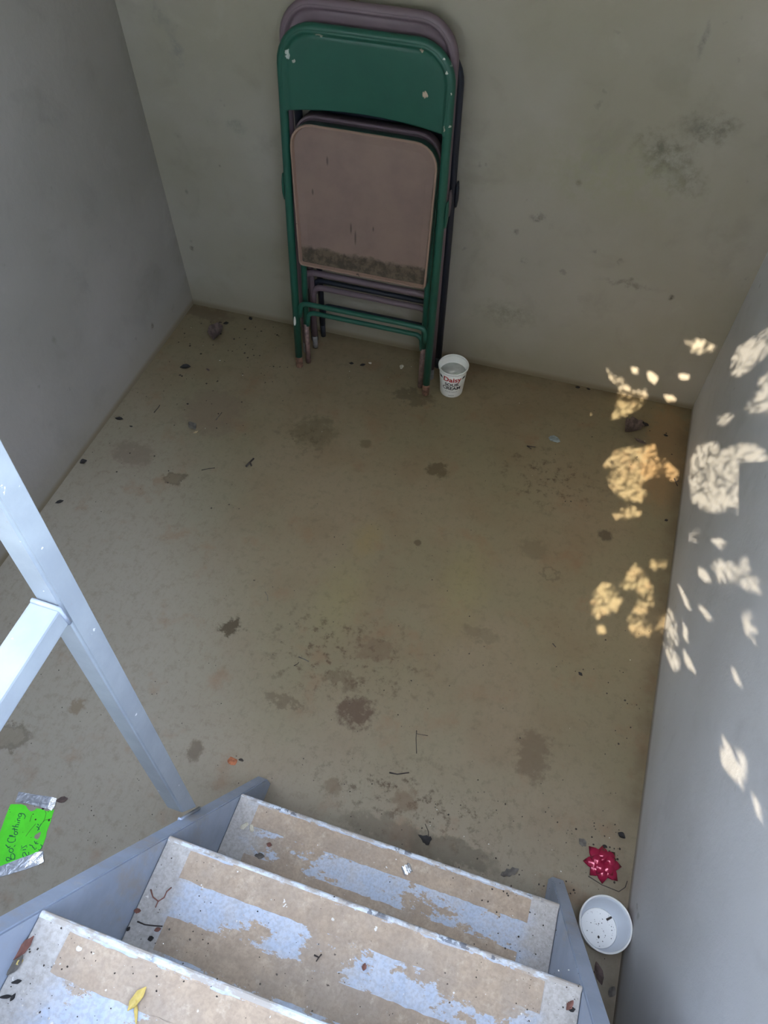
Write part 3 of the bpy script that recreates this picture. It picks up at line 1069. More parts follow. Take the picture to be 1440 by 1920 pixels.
vs, fs = [], []
for k in range(46):
    a, rr = random.uniform(0, 6.28), 0.034 * math.sqrt(random.random())
    grain((rr * math.cos(a), rr * math.sin(a), 0.0048), random.choice((0.0005, 0.0006, 0.0008, 0.0012)), vs, fs)
o = link('dirt_specks', vs, fs, CRUMB, bowl)
o['kind'] = 'stuff'


# ------------------------------------------------------------------ gift bow
bow_c = at(1128, 1621)
bow = empty('gift_bow', (bow_c.x, bow_c.y, 0), (0, 0, 0.15))
tag(bow, 'shiny crimson star-shaped gift bow lying near the right wall', 'gift bow')


def bow_loop(ang, length, width, lift, h0):
    """pointed loop of ribbon: runs out to a folded point and back over itself."""
    vs, fs = [], []
    d = Vector((math.cos(ang), math.sin(ang), 0)); s = Vector((-d.y, d.x, 0))
    rows = []
    N = 8
    for k in range(N + 1):
        t = k / N
        if t < 0.5:                        # underside going out
            q = t / 0.5
            x = length * q; z = h0 + lift * q * 0.8
            w = width * (0.55 + 0.45 * math.sin(math.pi * min(q, 0.62))) * (1 - max(0, (q - 0.62) / 0.38) * 0.97)
        else:                              # top coming back
            q = 1 - (t - 0.5) / 0.5
            x = length * q; z = h0 + lift * q * 0.8 + 0.009 * math.sin(math.pi * q ** 0.8) + 0.005 * (1 - q)
            w = width * (0.55 + 0.45 * math.sin(math.pi * min(q, 0.62))) * (1 - max(0, (q - 0.62) / 0.38) * 0.97)
        rows.append((x, z, w, q, t >= 0.5))
    for (x, z, w, q, topside) in rows:
        for u in (-1, -0.5, 0, 0.5, 1):
            zc = (0.16 if topside else -0.05) * w * (1 - abs(u) ** 1.3)
            vs.append(d * x + s * (u * w * 0.5) + Vector((0, 0, max(0.0008, z + zc))))
    for i in range(len(rows) - 1):
        for k in range(4):
            a = i * 5 + k
            fs.append((a, a + 1, a + 6, a + 5))
    return vs, fs


for k in range(8):
    link('ribbon_loop', *bow_loop(k * math.pi / 4 + random.uniform(-.05, .05), 0.040 + random.uniform(-.003, .003), 0.0255, 0.006, 0.002), BOW, bow, True)
for k in range(5):
    link('ribbon_loop', *bow_loop(k * math.pi * 0.4 + 0.4, 0.029, 0.021, 0.009, 0.0115), BOW, bow, True)
link('ribbon_loop', *bow_loop(2.2, 0.013, 0.013, 0.004, 0.0215), BOW, bow, True)

# ------------------------------------------------------------------ neon note with tape
note = empty('paper_note', tuple(at(50, 1560)))
tag(note, 'torn neon green paper note with handwriting, taped to the floor left of the stairs', 'note')
no = note.location.copy()


def npx(x, y):                             # a point of the close-up of the note -> local floor point
    p = at(x / 10.667, 1480 + y / 10.667)
    return (p.x - no.x, p.y - no.y)


paper = [npx(*p) for p in ((215, 300), (430, 300), (520, 330), (560, 400), (620, 445), (690, 425), (740, 380), (830, 400), (905, 425), (935, 440), (1085, 410), (1040, 560), (1000, 690), (940, 840), (920, 960), (860, 1120), (800, 1215), (740, 1262), (420, 1390), (0, 1560), (-90, 1590), (-250, 1480), (-130, 1180), (15, 830), (120, 530))]
hole = [npx(*p) for p in ((680, 970), (705, 915), (770, 870), (820, 850), (812, 905), (790, 970), (745, 1008))]
link('paper', *prism(paper[::-1], 0.0003, 0.0009, holes=[hole]), NEON, note)
link('tape', *prism([npx(*p) for p in ((310, 262), (560, 292), (800, 352), (1045, 432), (1110, 332), (1142, 185), (1060, 160), (700, 108), (380, 50))], 0.0008, 0.0020), TAPE, note)
link('tape', *prism([npx(*p) for p in ((870, 1240), (740, 1255), (600, 1320), (420, 1380), (0, 1545), (-90, 1580), (-110, 1790), (0, 1760), (540, 1600), (780, 1510), (885, 1460))], 0.0008, 0.0020), TAPE, note)
link('tape_end', *prism([npx(*p) for p in ((1045, 432), (960, 385), (1000, 260), (1050, 165), (1142, 185), (1110, 332))], 0.0019, 0.0034), FOIL, note)
link('tape_end', *prism([npx(*p) for p in ((870, 1240), (720, 1270), (610, 1380), (500, 1580), (640, 1500), (740, 1380))], 0.0019, 0.0030), FOIL, note)
link('tape_end', *prism([npx(*p) for p in ((872, 1300), (885, 1460), (780, 1510), (670, 1470), (790, 1370))], 0.0019, 0.0032), FOIL, note)


def ribbon(pts, w, vs, fs, z):
    pts = [Vector((p[0], p[1], 0)) for p in pts]
    b = len(vs)
    for i, p in enumerate(pts):
        t = (pts[min(i + 1, len(pts) - 1)] - pts[max(0, i - 1)]).normalized()
        s = Vector((-t.y, t.x, 0)) * w * 0.5
        vs += [p + s + Vector((0, 0, z)), p - s + Vector((0, 0, z))]
    for i in range(len(pts) - 1):
        fs.append((b + 2 * i, b + 2 * i + 1, b + 2 * i + 3, b + 2 * i + 2))


def ring(cx, cy, rx_, ry_, a0=0, a1=360):
    return [(cx + rx_ * math.cos(math.radians(a)), cy + ry_ * math.sin(math.radians(a))) for a in range(a0, a1 + 1, 30)]


lines = {
    'first': [[(300, 1395), (235, 1405), (150, 1442)], [(150, 1442), (125, 1400), (135, 1368), (175, 1368), (205, 1385), (235, 1405)], [(235, 1405), (215, 1350), (225, 1300), (262, 1282), (300, 1320), (300, 1395)],
              ring(228, 1225, 42, 42), [(115, 1110), (150, 1145), (195, 1175)], [(150, 1175), (190, 1160), (215, 1145)], [(285, 1150), (310, 1120)],
              [(312, 985), (308, 1035), (260, 1062), (190, 1062), (155, 1030), (160, 990), (190, 972)],
              [(318, 955), (250, 945), (185, 938), (190, 925), (260, 932)], ring(322, 880, 34, 32),
              [(355, 815), (300, 800), (245, 795)], [(300, 845), (285, 770)], [(372, 755), (310, 750), (245, 735)], [(318, 752), (318, 715), (345, 705), (385, 712)],
              [(400, 672), (352, 662)], [(408, 632), (350, 622)], [(358, 625), (352, 590), (375, 575), (412, 580)],
              ring(402, 520, 30, 32), [(385, 487), (440, 485), (490, 500), (512, 545), (490, 595)]],
    'second': [[(575, 1255), (582, 1310), (545, 1330), (515, 1290), (500, 1262), (465, 1270), (455, 1320), (475, 1355)], [(525, 1205), (455, 1215)], [(420, 1218), (428, 1210)], [(440, 1130), (432, 1185), (535, 1125), (540, 1165)]],
    'third': [[(735, 1175), (700, 1210), (680, 1175), (660, 1160), (650, 1130)], [(650, 1130), (610, 1120), (590, 1110)], [(690, 1035), (715, 1090), (770, 1090)], [(710, 1090), (745, 1050)],
              [(815, 1110), (845, 1130), (838, 1180), (795, 1222), (770, 1205)]],
    'fourth': [[(755, 830), (790, 760), (830, 690)], [(735, 745), (775, 770), (790, 810)], [(755, 695), (775, 725)]],
}
for nm, strokes in lines.items():
    vs, fs = [], []
    for s in strokes:
        ribbon([npx(*p) for p in s], 0.0017, vs, fs, 0.00115)
    link('handwriting', vs, fs, PEN, note)
vs, fs = [], []
for s in ([(905, 430), (925, 480), (900, 590), (860, 660), (800, 740)], [(860, 660), (900, 620), (960, 610), (1030, 580)], [(720, 690), (600, 830), (520, 940)], [(640, 520), (600, 650)]):
    ribbon([npx(*p) for p in s], 0.0008, vs, fs, 0.0011)
for (x, y, s) in ((665, 500, .0016), (712, 610, .0024), (985, 620, .0026), (865, 385, .0035), (195, 405, .001), (205, 455, .001), (625, 968, .0011), (305, 640, .0008), (460, 860, .0008), (970, 450, .0012), (695, 340, .001)):
    p = npx(x, y)
    grain((p[0], p[1], 0.0009), s, vs, fs, 0.25)
o = link('dirt_in_creases', vs, fs, CRUMB, note)
o['kind'] = 'stuff'


# ------------------------------------------------------------------ leaves, twigs and scraps
def leaf(name, u, v, z, length, width, ang, mat, label, cat='leaf', curl=0.4, fold=0.3, stem=0.0, ragged=0.15, group=None, n=7, tipw=1.0, tri=False):
    c = at(u, v, z)
    vs, fs = [], []
    for i in range(n + 1):
        t = i / n
        w = width * 0.5 * (math.sin(math.pi * (t * 0.94 + 0.03)) ** 1.05) * tipw * (1 + random.uniform(-ragged, ragged))
        if tri: w = width * 0.5 * (1.02 - t) * (1 + random.uniform(-ragged, ragged)) * (0.55 if i == 0 else 1)
        x = (t - 0.5) * length
        zc = curl * length * 0.5 * (2 * t - 1) ** 2 * 0.5
        for k, q in enumerate((-1, -0.5, 0, 0.5, 1)):
            jj = random.uniform(-ragged, ragged) * width * 0.12
            vs.append(Vector((x + jj, q * w, 0.0006 + zc + fold * w * abs(q) + random.uniform(0, ragged) * width * 0.10)))
    m = len(vs)
    for i in range(n):
        for k in range(4):
            a = i * 5 + k
            fs.append((a, a + 1, a + 6, a + 5))
    zmin = min(p.z for p in vs)
    vs = [p - Vector((0, 0, zmin - 0.0003)) for p in vs]
    vs += [p + Vector((0, 0, 0.0005)) for p in vs]
    fs += [tuple(m + i for i in reversed(q)) for q in fs]
    if stem:
        tube([(length * 0.48, 0, 0.002), (length * 0.5 + stem * 0.5, stem * 0.15, 0.004), (length * 0.5 + stem, stem * 0.4, 0.002)], 0.0007, 5, 1, vs, fs)
    o = link(name, vs, fs, mat, None, True)
    o.location = c
    o.rotation_euler = (0, 0, ang)
    return tag(o, label, cat, group)


def twig(pxs, z, r, mat, label, name='twig', cat='twig', arch=0.0, group=None, side=None):
    pts = [at(u, v, z) for (u, v) in pxs]
    c = pts[0].copy()
    n = len(pts)
    loc = [p - c + Vector((0, 0, r + arch * math.sin(math.pi * i / (n - 1)))) for i, p in enumerate(pts)]
    vs, fs = tube(loc, [r * (1.0 if i in (0,) else 0.8) for i in range(n)], 6)
    if side:
        a, b = at(*side[0], z) - c, at(*side[1], z) - c
        tube([a + Vector((0, 0, r)), b + Vector((0, 0, r * 2))], r * 0.7, 5, 1, vs, fs)
    o = link(name, vs, fs, mat, None, True)
    o.location = c
    return tag(o, label, cat, group)


def chip(u, v, z, s, mat, label, name='chip', cat='chip', squash=0.35, asp=1.4, ang=0.0, group=None, n=9):
    c = at(u, v, z)
    vs, fs = [], []
    rr = [s * random.uniform(0.75, 1.15) for _ in range(n)]
    for (q, zz) in ((1.0, 0.0002), (1.04, s * squash * 0.5), (0.72, s * squash)):
        for k in range(n):
            a = 2 * math.pi * k / n
            vs.append(Vector((asp * rr[k] * q * math.cos(a), rr[k] * q * math.sin(a), zz * random.uniform(0.8, 1.2) if zz > .001 else zz)))
    for i in range(2):
        for k in range(n):
            a, b = i * n + k, i * n + (k + 1) % n
            fs.append((a, b, b + n, a + n))
    fs.append(tuple(reversed(range(n)))); fs.append(tuple(2 * n + k for k in range(n)))
    o = link(name, vs, fs, mat)
    o.location = c
    o.rotation_euler = (0, 0, ang)
    return tag(o, label, cat, group)


# back left corner
leaf('dry_leaf', 406, 626, 0, 0.088, 0.058, 1.85, LEAF_BR, 'large curled purple-brown dry leaf near the back left corner', fold=0.9, curl=0.5)
leaf('dry_leaf', 424, 607, 0, 0.020, 0.014, 0.5, LEAF_DK, 'small black leaf touching the large curled leaf near the back left corner')
leaf('dry_leaf', 470, 598, 0, 0.020, 0.012, 2.3, LEAF_DK, 'small black leaf at the foot of the back wall, left of the chairs')
leaf('dry_leaf', 348, 690, 0, 0.036, 0.022, 0.4, LEAF_DK, 'black crumpled leaf on the floor below the back left corner', fold=0.7)
leaf('dry_leaf', 390, 694, 0, 0.017, 0.008, -0.5, LEAF_BR, 'small brown leaf scrap right of the black crumpled leaf')
leaf('dry_leaf', 361, 800, 0, 0.040, 0.026, -0.6, LEAF_GR, 'grey broken leaf with a tan scrap at its tip, left part of the floor', fold=0.5)
leaf('leaf_scrap', 367, 811, 0.0, 0.017, 0.007, 0.9, LEAF_TAN, 'tan leaf scrap beside the grey broken leaf', 'leaf')
leaf('dry_leaf', 224, 786, 0, 0.028, 0.011, 0.1, LEAF_DK, 'thin black leaf at the foot of the left wall, farther of the two', fold=0.7)
leaf('dry_leaf', 246, 800, 0, 0.012, 0.006, 0.0, LEAF_DK, 'tiny black leaf just right of the thin black leaf by the left wall')
leaf('dry_leaf', 157, 867, 0, 0.022, 0.018, 0.8, LEAF_DK, 'black leaf clump at the foot of the left wall, middle of the wall', fold=0.6)
leaf('dry_leaf', 112, 942, 0, 0.024, 0.011, 0.7, LEAF_DK, 'black leaf at the foot of the left wall just above the handrail', fold=0.6)
leaf('dry_leaf', 117, 1500, 0, 0.026, 0.014, 0.55, LEAF_BR, 'dark leaf sticking out from the tape corner of the green note', fold=0.4)
leaf('dry_leaf', 352, 758, 0, 0.008, 0.006, 0.0, LEAF_DK, 'tiny black leaf fragment above the grey broken leaf')
twig([(462, 876), (469, 868), (476, 861)], 0, 0.0035, BARK, 'short black forked twig on the left half of the floor', side=((469, 868), (472, 876)))
twig([(378, 882), (392, 879), (403, 878)], 0, 0.0012, BARK, 'thin dark twig right of the square mud stain')
twig([(289, 774), (296, 766), (300, 760)], 0, 0.0014, BARK, 'tiny slanted dark twig near the left wall')
twig([(405, 788), (411, 780), (416, 774)], 0, 0.0014, LEAF_GR, 'tiny grey twig between the grey leaf and the chairs')
# in front of the chairs
leaf('dry_leaf', 659, 682, 0, 0.016, 0.010, 0.2, LEAF_DK, 'black scrap between the chair legs, left of its pair')
leaf('dry_leaf', 680, 685, 0, 0.020, 0.011, 0.6, LEAF_DK, 'black scrap between the chair legs, right of its pair')
chip(753, 688, 0, 0.007, PALECHIP, 'pale tan chip on the floor between the chair legs', ang=1.7)
chip(694, 681, 0, 0.004, CRUMB_W, 'tiny white fragment between the black scraps under the chairs')
# right side
leaf('dry_leaf', 1186, 805, 0, 0.078, 0.052, 0.95, LEAF_BR, 'big crumpled brown leaf in the back right corner', fold=1.0, curl=0.7, ragged=0.3)
leaf('dry_leaf', 1207, 799, 0.0, 0.030, 0.020, 0.3, LEAF_DK, 'dark curled leaf leaning on the big crumpled leaf in the back right corner', fold=0.9)
leaf('dry_leaf', 1200, 828, 0.0, 0.040, 0.012, -0.3, LEAF_BR, 'narrow brown leaf just in front of the big crumpled leaf')
leaf('dry_leaf', 1248, 817, 0, 0.014, 0.009, -0.2, LEAF_DK, 'small black leaf between the big crumpled leaf and right wall')
leaf('dry_leaf', 1083, 727, 0, 0.016, 0.012, 0.2, LEAF_DK, 'black leaf at the back wall foot, left of its pair')
leaf('dry_leaf', 1103, 730, 0, 0.014, 0.008, -0.3, LEAF_DK, 'black leaf at the back wall foot, right of its pair')
chip(1040, 824, 0, 0.013, GREYCHIP, 'blue-grey glassy chip on the floor toward the back right corner', ang=-0.3)
twig([(988, 837), (996, 838), (1004, 839)], 0, 0.0018, BARK, 'short forked twig left of the blue-grey chip', side=((988, 837), (996, 843)))
twig([(1264, 898), (1267, 906), (1270, 912)], 0, 0.002, BARK, 'small black twig at the foot of the right wall', side=((1266, 904), (1272, 903)))
leaf('dry_leaf', 1249, 976, 0, 0.011, 0.008, 0.5, LEAF_DK, 'small black leaf at the right wall foot beside the sunlit patches')
leaf('dry_leaf', 1088, 1264, 0, 0.013, 0.008, -0.6, LEAF_DK, 'lone small black leaf on the right half of the floor')
twig([(1036, 1207), (1042, 1214)], 0, 0.0014, BARK, 'tiny black twig above the lone small black leaf')
# middle and front of the floor
chip(435, 1427, 0, 0.009, ORANGE, 'rusty orange chip on the floor near the stair foot', squash=0.2)
chip(452, 1425, 0, 0.0035, CRUMB, 'tiny black pebble right of the rusty orange chip', name='pebble', cat='pebble', asp=1.7)
twig([(730, 1449), (745, 1452), (767, 1449)], 0, 0.0018, BARK, 'bowed dark twig on the floor just beyond the stair foot')
twig([(560, 1232), (570, 1236), (579, 1241)], 0, 0.0016, LEAF_GR, 'short grey-brown twig in the middle of the floor')
twig([(551, 1249), (558, 1245), (560, 1242)], 0, 0.0010, BARK, 'tiny black curl below the short grey-brown twig')
twig([(781, 1370), (780, 1385), (781, 1413)], 0, 0.0010, BARK, 'thin upright twig with a side shoot beyond the stairs', side=((781, 1376), (802, 1380)))
twig([(497, 1110), (502, 1118), (502, 1127)], 0, 0.0008, LEAF_GR, 'hair-thin bent twig in the floor centre')
lf3 = leaf('dry_leaf', 795, 1573, 0, 0.030, 0.026, 2.9, LEAF_DK, 'black three-cornered leaf with upright stem by the lowest tread', fold=0.6, tri=True, ragged=0.2)
st = twig([(803, 1572), (803, 1560), (797, 1545)], 0.0, 0.0009, BARK, 'fine black stem above the three-cornered leaf by the lowest tread', name='leaf_stem', cat='stem', arch=0.004)
st.parent = lf3
bpy.context.view_layer.update()
st.matrix_parent_inverse = lf3.matrix_world.inverted()
del st['label'], st['category']
leaf('dry_leaf', 955, 1636, 0, 0.042, 0.016, 0.6, LEAF_GR, 'ragged grey-brown leaf in front of the lowest tread, toward the right', fold=0.4, ragged=0.4)
leaf('dry_leaf', 1160, 1625, 0, 0.016, 0.014, 0.4, LEAF_GR, 'small grey leaf right beside the crimson bow') if False else None
leaf('dry_leaf', 1165, 1567, 0, 0.018, 0.012, -0.4, LEAF_DK, 'dark curled leaf beyond the crimson bow, near right wall', fold=0.8)
leaf('dry_leaf', 1092, 1580, 0, 0.020, 0.016, -0.6, LEAF_GR, 'flat grey leaf fragment left of the crimson bow')
leaf('dry_leaf', 1134, 1587, 0, 0.011, 0.007, -0.2, LEAF_DK, 'tiny dark leaf just beyond the crimson bow')
twig([(1103, 1643), (1128, 1659), (1160, 1672), (1172, 1664), (1176, 1652)], 0, 0.0010, BARK, 'hooked thin twig between the crimson bow and white bowl')
leaf('dry_leaf', 1122, 1825, 0, 0.040, 0.018, 2.0, LEAF_BR, 'dark leaf in the gap between the right stringer and right wall', fold=0.5)
leaf('dry_leaf', 1147, 1860, 0, 0.022, 0.014, 1.2, LEAF_GR, 'grey leaf in the gap in front of the dark leaf beside the stringer')
# in the bowl
o = twig([(1137, 1725), (1146, 1720)], 0.006, 0.0024, BARK, 'black bark bit inside the white bowl', name='bark_bit', cat='bark')
o = leaf('leaf_scrap', 1122, 1757, 0.006, 0.006, 0.004, 1.9, LEAF_DK, 'dark leaf scrap inside the white bowl, nearer the stairs', 'leaf')
# on the lowest tread
Z1, Z2, Z3 = 0.2112, 0.5212, 0.8242
chip(458, 1549, Z1, 0.0052, HUSK, 'pale seed husk on the lowest tread, left of its pair', name='seed_husk', cat='husk', asp=1.7, ang=1.0, squash=0.7)
chip(472, 1554, Z1, 0.0047, HUSK, 'pale seed husk on the lowest tread, right of its pair', name='seed_husk', cat='husk', asp=1.8, ang=2.0, squash=0.7)
c = at(763, 1631, Z1)
vs, fs = [], []
for j in range(5):
    for i in range(7):
        vs.append(Vector((-0.009 + 0.018 * i / 6, -0.0085 + 0.0155 * j / 4 + 0.002 * (i % 2), 0.0012 + 0.0030 * (i % 2) + 0.0018 * j * (0.5 if i > 3 else 0.2))))
for j in range(4):
    for i in range(6):
        a = j * 7 + i
        fs.append((a, a + 1, a + 8, a + 7))
o = link('foil_scrap', vs, fs, FOIL)
o.location = c; o.rotation_euler = (0, 0, 0.75)
tag(o, 'small pleated silver foil scrap on the lowest tread', 'foil')
leaf('dry_leaf', 487, 1605, Z1, 0.020, 0.010, 0.2, LEAF_GR, 'small grey leaf at the back of the lowest tread, left end', ragged=0.4)
leaf('dry_leaf', 505, 1584, Z1, 0.011, 0.008, 0.0, LEAF_RED, 'tiny reddish leaf on the lowest tread, right of the husks')
# second tread
twig([(283, 1668), (287, 1682), (297, 1690), (308, 1683), (313, 1672), (322, 1664)], Z2, 0.0011, LEAF_RED, 'curved red-brown flower stalk on the left end of the second tread', name='flower_stalk', cat='stalk', side=((297, 1690), (292, 1702)))
twig([(258, 1728), (272, 1734), (290, 1736), (305, 1737)], Z2, 0.0011, BARK, 'curved dark stem at the left end of the second tread', name='stem', cat='stem')
leaf('dry_leaf', 258, 1708, Z2, 0.011, 0.007, 0.3, LEAF_RED, 'reddish leaf scrap against the left stringer on the second tread')
leaf('dry_leaf', 296, 1743, Z2, 0.010, 0.006, 0.6, LEAF_RED, 'reddish seed-like scrap beside the curved dark stem')
leaf('dry_leaf', 283, 1760, Z2, 0.009, 0.007, 0.6, LEAF_DK, 'black scrap in front of the curved dark stem, second tread')
leaf('dry_leaf', 241, 1742, Z2, 0.007, 0.005, 1.2, LEAF_DK, 'tiny black scrap at the left stringer, second tread')
twig([(589, 1791), (598, 1795), (603, 1789)], Z2, 0.0012, BARK, 'small forked twig in the middle of the second tread', side=((598, 1795), (593, 1803)))
leaf('dry_leaf', 683, 1813, Z2, 0.010, 0.007, 1.6, LEAF_RED, 'brown scrap on the blue paint of the second tread')
leaf('dry_leaf', 1068, 1885, Z2, 0.016, 0.008, 1.1, LEAF_RED, 'red-brown leaf bits at the right end of the second tread')
leaf('dry_leaf', 1072, 1893, Z2, 0.010, 0.006, 0.4, LEAF_DK, 'dark leaf bit at the right end of the second tread')
chip(624, 1724, Z2, 0.0022, CRUMB_W, 'tiny white chip in the middle of the second tread')
# third tread
o = leaf('yellow_leaf', 258, 1873, Z3, 0.026, 0.010, 1.25, LEAF_YL, 'folded yellow leaf on the nearest tread', fold=0.9, curl=0.3)
leaf('leaf_scrap', 256, 1898, Z3, 0.022, 0.004, 2.1, LEAF_YL, 'yellow leaf strip just below the folded yellow leaf', 'leaf', fold=0.8)
leaf('dry_leaf', 46, 1778, Z3, 0.028, 0.010, 1.25, LEAF_RED, 'long reddish brown leaf along the left end of the nearest tread', fold=0.5)
leaf('dry_leaf', 30, 1810, Z3, 0.022, 0.010, 1.3, LEAF_GR, 'greyish leaf below the long reddish leaf, nearest tread')
leaf('leaf_scrap', 38, 1804, Z3, 0.008, 0.005, 0.9, LEAF_YL, 'yellow leaf scrap between leaves at the left end of the nearest tread', 'leaf')
leaf('dry_leaf', 32, 1841, Z3, 0.011, 0.004, 0.5, LEAF_DK, 'thin black scrap at the left end of the nearest tread')
leaf('dry_leaf', 12, 1869, Z3, 0.013, 0.004, 0.4, LEAF_DK, 'thin black scrap at the lower left of the nearest tread, on the image edge')
leaf('dry_leaf', 25, 1870, Z3, 0.008, 0.004, 1.4, LEAF_DK, 'small upright black scrap on the nearest tread')
chip(148, 1779, Z3, 0.0026, CRUMB_W, 'white chip on the grip strip of the nearest tread')

# loose dirt: too many and too small to count
vs, fs = [], []
vw, fw_ = [], []


def scatter(n, u0, v0, u1, v1, z, sizes, white=0.04):
    for _ in range(n):
        u, vv = random.uniform(u0, u1), random.uniform(v0, v1)
        p = at(u, vv, z)
        if z == 0 and (p.x < wall_x(BL, LW, p.y) + 0.01 or p.x > wall_x(BR, RW, p.y) - 0.03 or p.y > 1.85):
            continue
        if z > 0 and (p.x < XI0 + 0.004 or p.x > XI1 - 0.004):
            continue
        w = random.random() < white
        grain((p.x, p.y, z), random.choice(sizes) * (1 if not w else 0.9), vw if w else vs, fw_ if w else fs)


SM = (0.0010, 0.0013, 0.0017, 0.0022, 0.0030)
scatter(55, 300, 590, 560, 760, 0, SM, 0.1)
scatter(45, 320, 600, 540, 720, 0, (0.0018, 0.0026, 0.0034, 0.0045), 0.08)
scatter(45, 150, 720, 460, 960, 0, SM)
scatter(60, 460, 740, 1100, 1000, 0, SM[:3])
scatter(70, 380, 1000, 900, 1480, 0, SM[:4])
scatter(40, 900, 1150, 1220, 1560, 0, SM[:4])
scatter(45, 1130, 1180, 1240, 1560, 0, SM)
scatter(70, 1060, 1540, 1190, 1680, 0, SM)
scatter(50, 1090, 1680, 1190, 1915, 0, SM)
scatter(50, 0, 1150, 420, 1500, 0, SM[:3])
scatter(25, 100, 1500, 330, 1620, 0, SM[:3])
scatter(40, 1060, 700, 1290, 960, 0, SM)
scatter(60, 640, 1480, 1040, 1660, 0, SM[:4], 0.06)
scatter(25, 640, 660, 790, 720, 0, SM[:3], 0.35)


def dirt(label):
    global vs, fs, vw, fw_
    m = len(vs)
    o = link('loose_dirt', vs + vw, fs + [tuple(i + m for i in q) for q in fw_], None, mats=[CRUMB, CRUMB_W], fm=[0] * len(fs) + [1] * len(fw_))
    tag(o, label, 'dirt', kind='stuff')
    vs, fs, vw, fw_ = [], [], [], []


dirt('dirt crumbs and pale grit scattered over the concrete floor')
TS = (0.0005, 0.0006, 0.0008, 0.0013)
scatter(60, 410, 1490, 1060, 1800, Z1, TS, 0.3)
scatter(60, 900, 1650, 1060, 1800, Z1, TS + (0.002,), 0.15)
dirt('dirt crumbs and pale grit on the lowest tread')
scatter(60, 230, 1575, 400, 1800, Z2, TS, 0.15)
scatter(70, 300, 1600, 1080, 1915, Z2, TS, 0.35)
scatter(50, 960, 1810, 1090, 1915, Z2, TS, 0.3)
dirt('dirt crumbs and pale grit on the second tread')
scatter(60, 0, 1720, 180, 1915, Z3, TS, 0.25)
scatter(60, 100, 1740, 600, 1915, Z3, TS, 0.35)
dirt('dirt crumbs and pale grit on the nearest tread')

# ------------------------------------------------------------------ outside: ground, tree whose leaves dapple the sun, phone that throws the square shadow
gp = [(-9, -9), (9, -9), (9, 9), (-9, 9)]
v, f = prism(gp, GRADE - 0.10, GRADE, holes=[[(xl_n - T, NEAR - T), (BL.x - T, BL.y + T), (BR.x + T, BR.y + T), (xr_n + T, NEAR - T)]])
struct(link('ground', v, f, GROUND))

